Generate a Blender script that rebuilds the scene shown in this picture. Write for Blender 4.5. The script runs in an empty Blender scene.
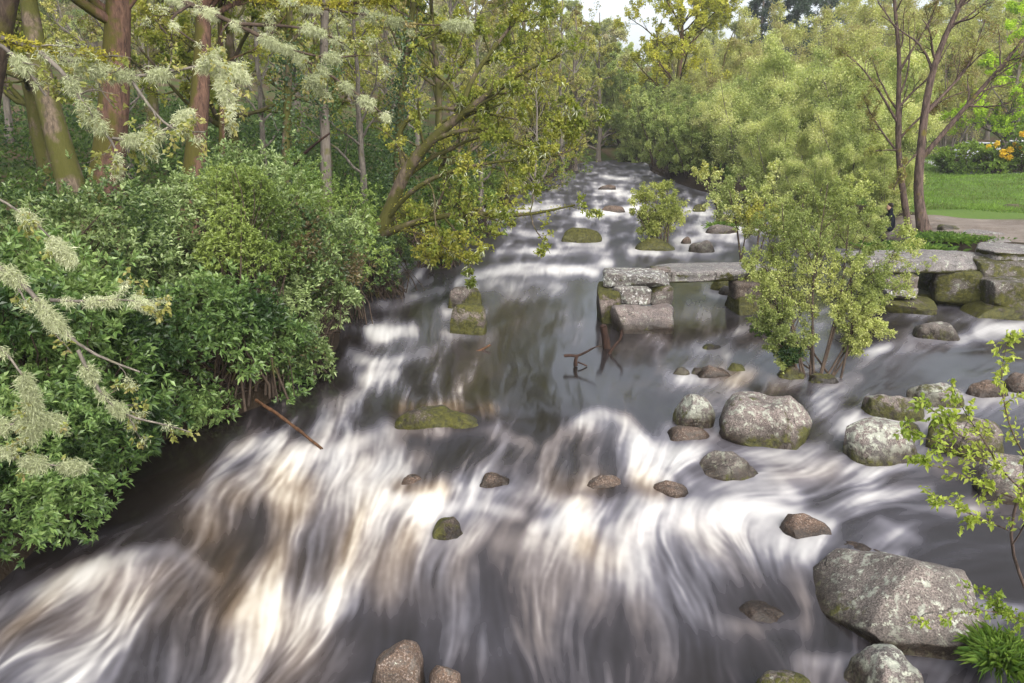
import bpy, math, random
import numpy as np
R = math.radians
rng = np.random.default_rng(7)
scn = bpy.context.scene

# ------------------------------------------------------------------ camera
CAM_H, PITCH, FPX = 4.5, R(15.4), 804.0
cam_d = bpy.data.cameras.new('camera'); cam = bpy.data.objects.new('camera', cam_d)
scn.collection.objects.link(cam); scn.camera = cam
cam.location = (0, 0, CAM_H); cam.rotation_euler = (R(90) - PITCH, 0, 0)
cam_d.sensor_width = 36; cam_d.lens = FPX / 1024 * 36
cam_d.clip_start = 0.05; cam_d.clip_end = 2000

# ------------------------------------------------------------------ sky and sun (thin overcast)
world = bpy.data.worlds.new('World'); scn.world = world; world.use_nodes = True
nt = world.node_tree; nt.nodes.clear()
SUN_EL, SUN_AZ = R(42), R(160)     # veiled sun behind the camera
sky = nt.nodes.new('ShaderNodeTexSky'); sky.sky_type = 'NISHITA'; sky.sun_disc = False
sky.sun_elevation = SUN_EL; sky.sun_rotation = SUN_AZ; sky.air_density = 1.0; sky.dust_density = 4.0; sky.ozone_density = 1.0
hs = nt.nodes.new('ShaderNodeHueSaturation'); hs.inputs['Saturation'].default_value = 0.38
bg = nt.nodes.new('ShaderNodeBackground'); bg.inputs['Strength'].default_value = 0.14
wo = nt.nodes.new('ShaderNodeOutputWorld')
nt.links.new(sky.outputs[0], hs.inputs['Color']); nt.links.new(hs.outputs[0], bg.inputs[0]); nt.links.new(bg.outputs[0], wo.inputs[0])
sd = bpy.data.lights.new('sun', 'SUN'); sd.energy = 1.4; sd.angle = R(70); sd.color = (1, .96, .9)
sun = bpy.data.objects.new('sun', sd); scn.collection.objects.link(sun)
# direction towards the sun: azimuth measured from +Y clockwise
sx, sy, sz = math.sin(SUN_AZ) * math.cos(SUN_EL), math.cos(SUN_AZ) * math.cos(SUN_EL), math.sin(SUN_EL)
from mathutils import Vector
sun.rotation_euler = Vector((sx, sy, sz)).to_track_quat('Z', 'Y').to_euler(); sun.location = (0, 0, 60)
scn.view_settings.view_transform = 'Standard'; scn.view_settings.look = 'None'
scn.view_settings.gamma = 1; scn.view_settings.exposure = 1.25
try: scn.view_settings.use_curve_mapping = False
except Exception: pass
scn.cycles.max_bounces = 8; scn.cycles.diffuse_bounces = 4; scn.cycles.glossy_bounces = 3
scn.cycles.transmission_bounces = 3; scn.cycles.transparent_max_bounces = 4
scn.cycles.caustics_reflective = False; scn.cycles.caustics_refractive = False
scn.cycles.use_denoising = True

# HAZE
# ------------------------------------------------------------------ pixel <-> world helpers
cp, sp = math.cos(PITCH), math.sin(PITCH)
def ray(px, py):
    x = (np.asarray(px, float) - 512) / FPX; y = -(np.asarray(py, float) - 341.5) / FPX
    return x, cp + y * sp, -sp + y * cp
ZP = np.array([60, 150, 172, 190, 215, 240, 270, 330, 400, 430, 480, 540, 620, 760, 900.])
ZV = np.array([1.2, 1.0, .8, .66, .5, .36, .26, .16, .1, .04, -.12, -.28, -.42, -.55, -.6])
_zt = np.interp(np.arange(0, 1000), ZP, ZV); _zt = np.convolve(np.pad(_zt, 24, 'edge'), np.hanning(51)[1:-1] / np.hanning(51).sum(), 'valid')
def zwater(py): return np.interp(py, np.arange(0, 1000), _zt)
def W(px, py, z=None):                 # point of the (mean) water level seen at that pixel
    dx, dy, dz = ray(px, py)
    z = zwater(py) if z is None else z
    t = (z - CAM_H) / np.minimum(dz, -1e-3)
    return np.stack([dx * t, dy * t, z + 0 * t], -1)
def P(px, py, d):                      # point at depth d (metres along +Y)
    dx, dy, dz = ray(px, py)
    t = d / dy
    return np.array([float(dx * t), float(d), float(CAM_H + dz * t)])

# ------------------------------------------------------------------ noise
_lat = rng.random((32, 32, 32)).astype(np.float32)
def noise3(p):
    p = np.asarray(p); i = np.floor(p).astype(int); f = p - i; f = f * f * (3 - 2 * f)
    i0 = i & 31; i1 = (i + 1) & 31
    x0, y0, z0 = i0[..., 0], i0[..., 1], i0[..., 2]; x1, y1, z1 = i1[..., 0], i1[..., 1], i1[..., 2]
    fx, fy, fz = f[..., 0], f[..., 1], f[..., 2]
    a = _lat[x0, y0, z0] * (1 - fx) + _lat[x1, y0, z0] * fx
    b = _lat[x0, y1, z0] * (1 - fx) + _lat[x1, y1, z0] * fx
    c = _lat[x0, y0, z1] * (1 - fx) + _lat[x1, y0, z1] * fx
    d = _lat[x0, y1, z1] * (1 - fx) + _lat[x1, y1, z1] * fx
    a = a * (1 - fy) + b * fy; c = c * (1 - fy) + d * fy
    return a * (1 - fz) + c * fz
def fbm(p, oct=4):
    p = np.asarray(p, float); s = 0; a = .5
    for k in range(oct):
        s = s + a * (noise3(p * 2 ** k + 7.3 * k) - .5); a *= .5
    return s
_l2 = rng.random((256, 256)).astype(np.float32)
def noise2(x, y):
    ix = np.floor(x).astype(np.int32); iy = np.floor(y).astype(np.int32)
    fx = (x - ix).astype(np.float32); fy = (y - iy).astype(np.float32); fx = fx * fx * (3 - 2 * fx); fy = fy * fy * (3 - 2 * fy)
    x0 = ix & 255; x1 = (ix + 1) & 255; y0 = iy & 255; y1 = (iy + 1) & 255
    return (_l2[x0, y0] * (1 - fx) + _l2[x1, y0] * fx) * (1 - fy) + (_l2[x0, y1] * (1 - fx) + _l2[x1, y1] * fx) * fy
def sstep(a, b, x):
    t = np.clip((x - a) / (b - a), 0, 1); return t * t * (3 - 2 * t)

# ------------------------------------------------------------------ object helpers
def mk_mesh(name, V, F, mat, smooth=False, tint=None, floats=None):
    me = bpy.data.meshes.new(name); V = np.asarray(V, np.float32); F = np.asarray(F, np.int32)
    k = F.shape[1]
    me.vertices.add(len(V)); me.vertices.foreach_set('co', V.ravel())
    me.loops.add(F.size); me.loops.foreach_set('vertex_index', F.ravel())
    me.polygons.add(len(F)); me.polygons.foreach_set('loop_start', np.arange(0, F.size, k, dtype=np.int32))
    me.polygons.foreach_set('use_smooth', np.full(len(F), smooth, bool))
    if tint is not None:
        a = me.attributes.new('tint', 'FLOAT_COLOR', 'POINT')
        t = np.ones((len(V), 4), np.float32); t[:, :3] = tint; a.data.foreach_set('color', t.ravel())
    for n, v in (floats or {}).items():
        a = me.attributes.new(n, 'FLOAT', 'POINT'); a.data.foreach_set('value', np.asarray(v, np.float32).ravel())
    me.update(calc_edges=True); me.materials.append(mat)
    return me
def link(name, data, parent=None, loc=(0, 0, 0)):
    o = bpy.data.objects.new(name, data); scn.collection.objects.link(o); o.location = loc
    if parent: o.parent = parent
    return o
def tag(o, label=None, cat=None, group=None, kind=None):
    if label: o['label'] = label
    if cat: o['category'] = cat
    if group: o['group'] = group
    if kind: o['kind'] = kind
    return o
def copy_tree(o, label, loc, rz=0, sc=1.0, cat=None, group=None):
    c = o.copy(); scn.collection.objects.link(c); c.location = loc; c.rotation_euler = (0, 0, rz)
    c.scale = (sc, sc, sc) if np.isscalar(sc) else sc
    tag(c, label, cat, group)
    for ch in list(o.children):
        d = ch.copy(); scn.collection.objects.link(d); d.parent = c
    return c
def unit(v): return v / np.maximum(np.linalg.norm(v, axis=-1, keepdims=True), 1e-9)

# ------------------------------------------------------------------ material helpers
class NB:
    def __init__(s, name):
        s.m = bpy.data.materials.new(name); s.m.use_nodes = True; s.t = s.m.node_tree; s.t.nodes.clear()
        s.out = s.t.nodes.new('ShaderNodeOutputMaterial')
    def n(s, typ, **kw):
        x = s.t.nodes.new('ShaderNode' + typ)
        for k, v in kw.items():
            if k.startswith('i_'): x.inputs[k[2:].replace('_', ' ')].default_value = v
            else: setattr(x, k, v)
        return x
    def l(s, a, b): s.t.links.new(a, b)
    def noise(s, vec, scale, detail=4, rough=.55, dist=0.0):
        x = s.n('TexNoise'); x.inputs['Scale'].default_value = scale; x.inputs['Detail'].default_value = detail
        x.inputs['Roughness'].default_value = rough; x.inputs['Distortion'].default_value = dist
        if vec is not None: s.l(vec, x.inputs['Vector'])
        return x.outputs['Fac']
    def ramp(s, fac, stops):
        x = s.n('ValToRGB'); e = x.color_ramp.elements
        while len(e) < len(stops): e.new(.5)
        for el, (p, c) in zip(e, stops):
            el.position = p; el.color = (*c, 1) if not np.isscalar(c) else (c, c, c, 1)
        s.l(fac, x.inputs[0]); return x.outputs[0]
    def mix(s, fac, a, b, typ='MIX'):
        x = s.n('MixRGB', blend_type=typ)
        for v, i in ((fac, 0), (a, 1), (b, 2)):
            if hasattr(v, 'is_output'): s.l(v, x.inputs[i])
            elif i == 0: x.inputs[0].default_value = v
            else: x.inputs[i].default_value = (*v, 1) if not np.isscalar(v) else (v, v, v, 1)
        return x.outputs[0]
    def math(s, op, a, b=None, clamp=False):
        x = s.n('Math', operation=op, use_clamp=clamp)
        for v, i in ((a, 0), (b, 1)):
            if v is None: continue
            if hasattr(v, 'is_output'): s.l(v, x.inputs[i])
            else: x.inputs[i].default_value = v
        return x.outputs[0]
    def bsdf(s, col, rough=.8, spec=.5, bump=None, bs=.3, bd=.02):
        x = s.n('BsdfPrincipled')
        for v, n in ((col, 'Base Color'), (rough, 'Roughness'), (spec, 'Specular IOR Level')):
            if hasattr(v, 'is_output'): s.l(v, x.inputs[n])
            elif n == 'Base Color': x.inputs[n].default_value = (*v, 1)
            else: x.inputs[n].default_value = v
        if bump is not None:
            b = s.n('Bump'); b.inputs['Strength'].default_value = bs; b.inputs['Distance'].default_value = bd
            s.l(bump, b.inputs['Height']); s.l(b.outputs[0], x.inputs['Normal'])
        return x
    def done(s, sh): s.l(sh.outputs[0] if hasattr(sh, 'outputs') else sh, s.out.inputs[0]); return s.m

def leaf_mat(name, rough=.5, spec=.35, trans=.35):
    b = NB(name); at = b.n('Attribute', attribute_name='tint')
    pr = b.bsdf(at.outputs['Color'], rough, spec)
    tr = b.n('BsdfTranslucent'); b.l(b.mix(1.0, at.outputs['Color'], (1.0, 1.05, .5), 'MULTIPLY'), tr.inputs[0])
    mx = b.n('MixShader'); mx.inputs[0].default_value = trans; b.l(pr.outputs[0], mx.inputs[1]); b.l(tr.outputs[0], mx.inputs[2])
    return b.done(mx)
def bark_mat(name, base, dark, moss, moss_amt=.5, scale=1.0, vstretch=.25, moss_dir=None):
    b = NB(name); tc = b.n('TexCoord'); mp = b.n('Mapping'); mp.inputs['Scale'].default_value = (1, 1, vstretch)
    b.l(tc.outputs['Object'], mp.inputs[0]); v = mp.outputs[0]
    n1 = b.noise(v, 14 * scale, 6, .65); n2 = b.noise(tc.outputs['Object'], 2.2 * scale, 4); n3 = b.noise(v, 45 * scale, 3)
    c = b.ramp(n1, [(.36, dark), (.62, base)])
    c = b.mix(b.ramp(n3, [(.55, 0.), (.75, .5)]), c, tuple(min(1, x * 1.7) for x in base))
    mf = n2
    if moss_dir is not None:
        g = b.n('NewGeometry'); d = b.n('VectorMath', operation='DOT_PRODUCT'); b.l(g.outputs['Normal'], d.inputs[0]); d.inputs[1].default_value = moss_dir
        mf = b.math('ADD', n2, b.math('MULTIPLY', d.outputs['Value'], .16))
    lo = .72 - .45 * moss_amt
    c = b.mix(b.ramp(mf, [(lo, 0.), (lo + .1, .92)]), c, b.mix(n3, moss, tuple(x * .55 for x in moss)))
    return b.done(b.bsdf(c, .9, .2, n1, .8, .03))
def stone_mat(name, base=(.23, .2, .19), warm=(.3, .235, .21), lichen=.5, moss=.4, wet=.34, moss_up=.0, white=0.0):
    """granite: crystals, pale lichen blotches, moss cushions, a wet line just above the water"""
    b = NB(name); tc = b.n('TexCoord'); oi = b.n('ObjectInfo')
    ad = b.n('VectorMath', operation='ADD'); b.l(tc.outputs['Object'], ad.inputs[0])
    mu = b.n('VectorMath', operation='SCALE'); b.l(oi.outputs['Random'], mu.inputs['Scale']); mu.inputs[0].default_value = (37, 19, 23)
    b.l(mu.outputs[0], ad.inputs[1]); v = ad.outputs[0]
    n1 = b.noise(v, 1.6, 5, .6); n2 = b.noise(v, 60, 2, .6); n3 = b.noise(v, 7.5, 7, .72, .3); n4 = b.noise(v, 2.0, 7, .74, .3); n5 = b.noise(v, 15, 6, .75); n6 = b.noise(v, 3.2, 6, .7, .5); n7 = b.noise(v, 26, 4, .7)
    c = b.mix(b.ramp(n1, [(.35, 0.), (.65, 1.)]), tuple(x * .66 for x in base), tuple(x * .64 for x in warm))
    c = b.mix(b.ramp(n6, [(.38, .7), (.55, 0.)]), c, tuple(x * .4 for x in base))
    c = b.mix(b.ramp(n2, [(.38, .75), (.47, 0.)]), c, (.04, .027, .025))
    c = b.mix(b.math('MULTIPLY', b.ramp(n2, [(.54, 0.), (.64, .6)]), b.ramp(n6, [(.4, .2), (.6, 1.)])), c, (.38, .32, .29))
    c = b.mix(b.ramp(n6, [(.56, 0.), (.66, .75)]), c, b.mix(n7, (.06, .055, .045), (.13, .115, .1)))
    c = b.mix(b.ramp(n7, [(.56, 0.), (.64, .7)]), c, (.045, .04, .035))
    lo = .70 - .30 * lichen
    c = b.mix(b.ramp(n3, [(lo, 0.), (lo + .06, .7)]), c, b.mix(n7, (.42, .44, .37), (.2, .22, .17)))
    vo = b.n('TexVoronoi', feature='DISTANCE_TO_EDGE'); vo.inputs['Scale'].default_value = 1.25
    wv = b.n('VectorMath', operation='ADD'); b.l(v, wv.inputs[0]); ws_ = b.n('VectorMath', operation='SCALE'); ws_.inputs['Scale'].default_value = .5
    tn = b.n('TexNoise'); tn.inputs['Scale'].default_value = 3.0; tn.inputs['Detail'].default_value = 5; b.l(v, tn.inputs['Vector']); b.l(tn.outputs['Color'], ws_.inputs[0]); b.l(ws_.outputs[0], wv.inputs[1]); b.l(wv.outputs[0], vo.inputs['Vector'])
    crack = b.math('MULTIPLY', b.ramp(vo.outputs['Distance'], [(.003, 1.), (.016, 0.)]), b.ramp(n1, [(.50, 0.), (.60, .8)]))
    c = b.mix(crack, c, (.02, .018, .015))
    lo = .66 - .14 * lichen
    c = b.mix(b.ramp(n5, [(lo, 0.), (lo + .04, .8)]), c, (.40, .42, .34))
    if white > 0:
        lo = .66 - .25 * white
        c = b.mix(b.ramp(n5, [(lo, 0.), (lo + .08, .9)]), c, (.66, .66, .66))
    so = b.n('SeparateXYZ'); b.l(tc.outputs['Object'], so.inputs[0])
    wl = b.math('ADD', so.outputs['Z'], b.math('MULTIPLY', b.math('SUBTRACT', n4, .5), .5))
    wf = b.n('MapRange'); wf.inputs['From Min'].default_value = wet; wf.inputs['From Max'].default_value = wet * .3
    b.l(wl, wf.inputs['Value'])
    wf = wf.outputs['Result']
    if wet < 0: wf = b.math('MULTIPLY', wf, 0.0)
    c = b.mix(wf, c, b.mix(1.0, c, (.2, .17, .13), 'MULTIPLY'))
    g = b.n('NewGeometry'); sx_ = b.n('SeparateXYZ'); b.l(g.outputs['Normal'], sx_.inputs[0])
    mf = b.math('ADD', n4, b.math('MULTIPLY', sx_.outputs['Z'], moss_up))
    if wet > 0: mf = b.math('ADD', mf, b.math('MULTIPLY', b.math('SUBTRACT', .42, so.outputs['Z'], True), .30))
    lo = .76 - .4 * moss
    mm = b.ramp(mf, [(lo, 0.), (lo + .07, 1.)])
    c = b.mix(mm, c, b.mix(b.ramp(n5, [(.35, 0.), (.65, 1.)]), (.016, .017, .004), (.085, .082, .011)))
    ro = b.math('SUBTRACT', .82, b.math('MULTIPLY', wf, .35))
    h = b.math('ADD', b.math('MULTIPLY', n2, .35), b.math('SUBTRACT', b.math('ADD', n3, b.math('MULTIPLY', b.math('MULTIPLY', mm, n5), 1.2)), crack))
    return b.done(b.bsdf(c, ro, .4, h, .75, .03))
# ------------------------------------------------------------------ shorelines and terrain
LS = W(*np.array([(-200, 780), (-100, 660), (0, 575), (60, 520), (130, 450), (200, 425), (270, 400), (320, 370), (340, 330), (348, 290), (400, 258), (470, 215), (528, 190), (566, 172), (582, 160)]).T)
RS = W(*np.array([(1300, 420), (1150, 370), (1120, 340), (1040, 306), (985, 285), (905, 250), (860, 232), (800, 216), (745, 203), (690, 188), (652, 172), (648, 160)]).T)
def xl(y): return np.interp(y, LS[:, 1], LS[:, 0])
def xr(y): return np.interp(y, RS[:, 1], RS[:, 0])
def zlev(y): return np.interp(y, np.array([5., 6.5, 7.8, 9.5, 11, 12.5, 15.5, 18, 24, 30, 38, 50, 60, 80]), [-.55, -.45, -.28, -.1, .04, .1, .16, .2, .28, .36, .5, .66, .8, 1.0])
def terrain(x, y):
    x = np.asarray(x, float); y = np.asarray(y, float)
    dl = (xl(y) - x) * .8; dr = (x - xr(y)) * .8
    d = np.maximum(dl, dr)
    far = sstep(70, 85, y)
    d = d * (1 - far) + np.maximum(d, 3) * far
    z = zlev(y) - 1.0 + 1.75 * sstep(-1.2, .9, d)
    z = z + np.where(dl > 0, .13 * np.clip(dl - 1, 0, 60) * sstep(4, 14, y) + .05*np.clip(dl-1,0,60), 0)
    z = z + np.where(dr > 0, .10 * np.clip(dr - 34, 0, 80), 0)
    hill = 17 * sstep(75, 150, y) + 10 * sstep(150, 320, y)
    dip = np.exp(-((x - 8 - .09 * y) / (7 + .03 * y)) ** 2)
    z = z + hill * (1 - .45 * dip)
    z = z + 2.0 * (noise2(x * .12 + 40, y * .12 + 40) - .5) * sstep(2, 20, d) * .6 + .16 * (noise2(x * .9, y * .9) - .5)
    return z
gx = np.concatenate([-np.geomspace(200, 24, 26), np.arange(-23, 30, .4), np.geomspace(31, 200, 30)])
gy = np.concatenate([np.arange(-14, 60, .5), np.geomspace(61, 420, 60)])
X, Y = np.meshgrid(gx, gy); Z = terrain(X, Y)
nx, ny = len(gx), len(gy)
def gridF(nx, ny):
    i = np.arange(ny - 1)[:, None] * nx + np.arange(nx - 1)[None, :]
    return np.stack([i, i + 1, i + nx + 1, i + nx], -1).reshape(-1, 4)
b = NB('earth_and_leaf_litter'); tc = b.n('TexCoord'); v = tc.outputs['Object']
n1 = b.noise(v, .5, 5); n2 = b.noise(v, 3.5, 6, .65); n3 = b.noise(v, 22, 4)
lit = b.mix(n2, (.05, .036, .022), (.10, .072, .04))
grn = b.mix(n3, (.035, .06, .014), (.075, .105, .028))
at = b.n('Attribute', attribute_name='lawn')
lawn = b.mix(b.noise(v, 6, 5, .7), (.06, .115, .025), (.12, .17, .04))
bk = b.n('Attribute', attribute_name='inland').outputs['Fac']
c = b.mix(b.math('MULTIPLY', b.ramp(n1, [(.40, 0.), (.6, 1.)]), bk), b.mix(bk, (.03, .022, .015), lit), grn)
c = b.mix(b.ramp(b.math('ADD', at.outputs['Fac'], b.math('MULTIPLY', b.math('SUBTRACT', n2, .5), .5)), [(.4, 0.), (.6, 1.)]), c, lawn)
M_ground = b.done(b.bsdf(c, .95, .1, n3, .6, .05))
def lawnf(x, y):
    dr = x - xr(y)
    return sstep(1.0, 3, dr) * sstep(26, 31, y) * sstep(62, 50, y)
ground = link('ground', mk_mesh('ground', np.stack([X, Y, Z], -1).reshape(-1, 3), gridF(nx, ny), M_ground, True, floats={'lawn': lawnf(X, Y).ravel(), 'inland': np.maximum(sstep(.8, 3.5, np.maximum((xl(Y) - X), (X - xr(Y)) * .7)), sstep(66, 72, Y)).ravel()}))
tag(ground, kind='structure')

# trodden earth path over the right bank, with slabs of bare rock at its river end
def strip(name, pts, w, mat, lift=.03, n=60):
    pts = np.array(pts, float); s = np.linspace(0, len(pts) - 1, n); c = np.stack([np.interp(s, np.arange(len(pts)), pts[:, k]) for k in (0, 1)], -1)
    for _ in range(6): c[1:-1] = (c[:-2] + c[1:-1] * 2 + c[2:]) / 4
    t = unit(np.gradient(c, axis=0)); nr = np.stack([-t[:, 1], t[:, 0]], -1)
    ww = np.interp(s, np.arange(len(pts)), w)[:, None]
    m = 13; V = []
    for k in range(m):
        a = k / (m - 1) * 2 - 1
        q = c + nr * ww * a * (1 + .25 * (noise2(c[:, :1] * 1.3 + k // 7 * 9, c[:, 1:] * 1.3) - .5))
        V.append(np.stack([q[:, 0], q[:, 1], terrain(q[:, 0], q[:, 1]) + lift * (1 - .9 * abs(a) ** 4)], -1))
    V = np.stack(V, 1).reshape(-1, 3)
    return link(name, mk_mesh(name, V, gridF(m, n), mat, True))
def G(px, py, z=1.0):
    w = W(px, py, z); return (float(w[0]), float(w[1]))
b = NB('trodden_earth'); tc = b.n('TexCoord'); v = tc.outputs['Object']; n2 = b.noise(v, 1.2, 6, .7); n3 = b.noise(v, 18, 5, .7)
c = b.mix(b.ramp(n2, [(.35, 0.), (.65, 1.)]), (.115, .092, .076), (.2, .17, .145)); c = b.mix(b.ramp(n3, [(.5, 0.), (.75, .5)]), c, (.28, .26, .24))
M_path = b.done(b.bsdf(c, .95, .15, n3, .5, .03))
tag(strip('path', [G(895, 226), G(930, 224), G(975, 228), G(1030, 234), G(1140, 240)], [1.0, 2.0, 2.5, 2.6, 3], M_path), kind='structure')
b = NB('pale_tarmac'); tc = b.n('TexCoord'); n3 = b.noise(tc.outputs['Object'], 9, 5, .7)
M_road = b.done(b.bsdf(b.mix(n3, (.2, .2, .21), (.32, .32, .33)), .9, .3, n3, .2, .01))
tag(strip('road', [G(860, 166), G(930, 170), G(985, 178), G(1060, 183), G(1160, 190)], [1.6] * 5, M_road, .05), kind='structure')

# ------------------------------------------------------------------ boulders and dressed stones
import bmesh
_bm = bmesh.new(); bmesh.ops.create_icosphere(_bm, subdivisions=6, radius=1)
ICO6 = np.array([v.co for v in _bm.verts]); ICOF6 = np.array([[v.index for v in f.verts] for f in _bm.faces]); _bm.free()
_bm = bmesh.new(); bmesh.ops.create_icosphere(_bm, subdivisions=4, radius=1)
ICO4 = np.array([v.co for v in _bm.verts]); ICOF4 = np.array([[v.index for v in f.verts] for f in _bm.faces]); _bm.free()
M_gran = stone_mat('granite', lichen=.35, moss=.22)
M_lich = stone_mat('lichened_granite', base=(.21, .19, .175), lichen=.75, moss=.30)
M_mossy = stone_mat('mossy_granite', base=(.14, .125, .11), lichen=.45, moss=.58, moss_up=.05)
M_moss = stone_mat('thick_moss', base=(.14, .13, .11), lichen=.3, moss=.72, moss_up=.12)
M_pink = stone_mat('pinkish_granite', base=(.205, .182, .16), warm=(.265, .222, .195), lichen=.52, moss=.28)
M_pinkm = stone_mat('moss_banded_granite', base=(.22, .19, .17), warm=(.3, .24, .215), lichen=.55, moss=.46)
M_darkm = stone_mat('dark_wet_moss', base=(.07, .055, .04), warm=(.1, .07, .045), lichen=.1, moss=.55, wet=.2)
M_wetr = stone_mat('wet_brown_granite', base=(.12, .085, .06), warm=(.2, .12, .075), lichen=.05, moss=.1, wet=.2)
M_white = stone_mat('whitened_granite', base=(.2, .19, .18), warm=(.25, .22, .2), lichen=.6, moss=.34, white=.42, wet=.15)
M_slab = stone_mat('pale_granite_slab', base=(.24, .23, .225), warm=(.29, .265, .25), lichen=.45, moss=.52, white=.15, wet=-1, moss_up=-.22)
M_abut = stone_mat('abutment_stone', base=(.13, .115, .1), warm=(.17, .15, .13), lichen=.4, moss=.76, white=.12)
def rock_mesh(w, d, h, sink, k, seed, mat, cuts=5, rough=1.0, taper=0.0, fine=True, lean=0.0, planes=()):
    r = np.random.default_rng(seed); D, F = (ICO6, ICOF6) if fine else (ICO4, ICOF4)
    q = D * ((np.abs(D) ** k).sum(1) ** (-1 / k))[:, None]
    off = r.random(3) * 30
    q = q * (1 + .34 * rough * fbm(D * 1.3 + off, 2))[:, None]
    for _ in range(cuts):
        n = r.normal(size=3); n[2] = n[2] * .7 + .15; n /= np.linalg.norm(n); e = r.uniform(.72, .95)
        s = q @ n; m = s > e; q[m] -= ((s[m] - e) * .8)[:, None] * n
    for (a1, a2, a3, e) in planes:
        n = np.array([a1, a2, a3]) / math.sqrt(a1 * a1 + a2 * a2 + a3 * a3); s = q @ n; m = s > e; q[m] -= ((s[m] - e) * .92)[:, None] * n
    q[:, :2] *= (1 - taper * q[:, 2:3] * .5)
    q[:, 0] += lean * q[:, 2]
    q = q / np.abs(q).max(0)
    H = h + sink
    V = q * np.array([w / 2, d / 2, H / 2]); V[:, 2] += H / 2 - sink
    s = min(w, d, H * 1.3)
    n = unit(q)
    V += n * (s * .13 * rough * fbm(V / s * 2.8 + off, 4) + .07 * min(s, .6) * rough * fbm(V * 7 + off, 4))[:, None]
    return mk_mesh('boulder', V, F, mat, True)
BASES = []
def rock(name, label, L, Rr, top, base, mat, dr=.8, k=2.6, seed=1, cat='boulder', group=None, rz=0.0, cuts=5, rough=1.0, sink=.45, taper=.1, z0=None, yoff=0.0, h=None, fine=True, lean=0.0, planes=()):
    """stands with its near waterline at row `base`, spans columns L..R, its back top edge at row `top`"""
    if z0 is None: BASES.append((L, Rr, base))
    c = W((L + Rr) / 2, base, z0); y = c[1] + yoff; zb = c[2]
    w = (Rr - L) / FPX * (y * cp + .5) * 1.02; d = w * dr
    if h is None: h = max(P((L + Rr) / 2, top, y + d * .62)[2] - zb, .05)
    me = rock_mesh(w, d, h, sink, k, seed, mat, cuts, rough, taper, fine, lean, planes)
    me.name = name
    o = link(name, me, None, ((L + Rr) / 2 * 0 + float(c[0]) * (y + d * .4) / c[1] if False else float(c[0]) * (1 + .35 * d / y), y + d / 2, zb)); o.rotation_euler[2] = rz
    return tag(o, label, cat, group)
GB = 'granite boulders lying in the river'
# foreground right
rock('boulder', 'largest boulder in the photo, broad flat-topped speckled granite at the lower right', 802, 996, 553, 662, M_pink, .85, 5, 11, group=GB, rz=-.15, cuts=2, planes=[(-.72, -.1, .6, .62), (-.1, -.75, .65, .82), (.1, .5, .8, .9), (.8, -.3, .5, .95)], rough=.8, taper=0)
rock('boulder', 'rounded speckled boulder at the bottom edge in front of the largest boulder', 838, 932, 645, 715, M_lich, .9, 2.4, 12, group=GB)
rock('boulder', 'dark moss-rimmed boulder at the bottom edge left of the rounded speckled one', 738, 830, 669, 735, M_mossy, .8, 2.4, 13, group=GB)
rock('boulder', 'wet brown boulder cut by the bottom edge in the middle of the rapids', 366, 428, 640, 700, M_wetr, .9, 3.0, 14, group=GB, rough=.8)
rock('boulder', 'smaller wet brown rock cut by the bottom edge beside the wet brown boulder', 424, 468, 662, 705, M_wetr, .9, 2.6, 15, group=GB)
rock('boulder', 'small dark rock with a green moss cap poking out of the white rapids', 429, 468, 517, 541, M_darkm, .8, 2.8, 16, group=GB, cuts=8)
rock('ledge_rock', 'low dark wet rock awash left above the largest boulder', 776, 835, 514, 545, M_wetr, .8, 2.6, 17, group=GB, cuts=8, rz=-.3)
rock('ledge_rock', 'low dark wet ledge running down to the largest boulder', 828, 896, 541, 562, M_wetr, .6, 2.6, 18, group=GB, cuts=8, rz=-.3)
rock('submerged_rock', 'pale brown rock just under the water left of the largest boulder', 726, 800, 598, 625, M_wetr, .7, 2.2, 19, group=GB, h=.08)
# row of boulders right of centre
rock('boulder', 'upright egg-shaped boulder spotted with pale lichen, mossy at its left foot', 672, 717, 393, 431, M_lich, .9, 2.4, 21, group=GB, rough=.7)
rock('boulder', 'large oblong pinkish boulder with a moss band along its near side', 718, 818, 394, 450, M_pinkm, .75, 4.5, 22, group=GB, rz=-.25, cuts=4, rough=.9, planes=[(.7, -.3, .6, .9)])
rock('boulder', 'low flat stone wedged between the egg-shaped and the oblong boulder', 706, 746, 393, 408, M_pink, .8, 3.0, 23, group=GB, yoff=.2)
rock('boulder', 'pointed reddish boulder with wet foot below the oblong boulder', 690, 766, 449, 482, M_pink, .6, 2.6, 24, group=GB, rz=.1, cuts=9, lean=-.1)
rock('boulder', 'smooth wet dome of rock with water sheeting over it below the egg-shaped boulder', 660, 714, 425, 448, M_wetr, .8, 2.2, 25, group=GB, rough=.6)
rock('boulder', 'steep-sided speckled boulder right of the oblong one', 840, 922, 417, 466, M_lich, .75, 2.8, 26, group=GB, rz=.25, cuts=7, lean=-.15)
rock('boulder', 'long brown boulder behind the steep-sided speckled boulder', 855, 926, 393, 421, M_pinkm, .55, 2.6, 27, group=GB, rz=-.25)
rock('boulder', 'low lichened boulder with a dark overhung end behind the long brown boulder', 904, 966, 381, 408, M_lich, .6, 2.8, 28, group=GB, rz=-.15, cuts=8)
rock('boulder', 'broad round boulder with a dark mossy left flank behind the twigs at right', 922, 1006, 411, 460, M_mossy, .8, 2.4, 29, group=GB)
rock('boulder', 'pale boulder at the right edge behind the leafy twigs', 976, 1050, 452, 505, M_pink, .8, 2.4, 30, group=GB)
rock('boulder', 'tiny rock between the long brown and the broad round boulder', 896, 926, 422, 436, M_mossy, .8, 2.4, 31, group=GB, fine=False)
rock('boulder', 'wet stone in the white water near the right edge behind the sapling', 1000, 1050, 372, 394, M_wetr, .6, 2.6, 32, group=GB)
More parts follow.
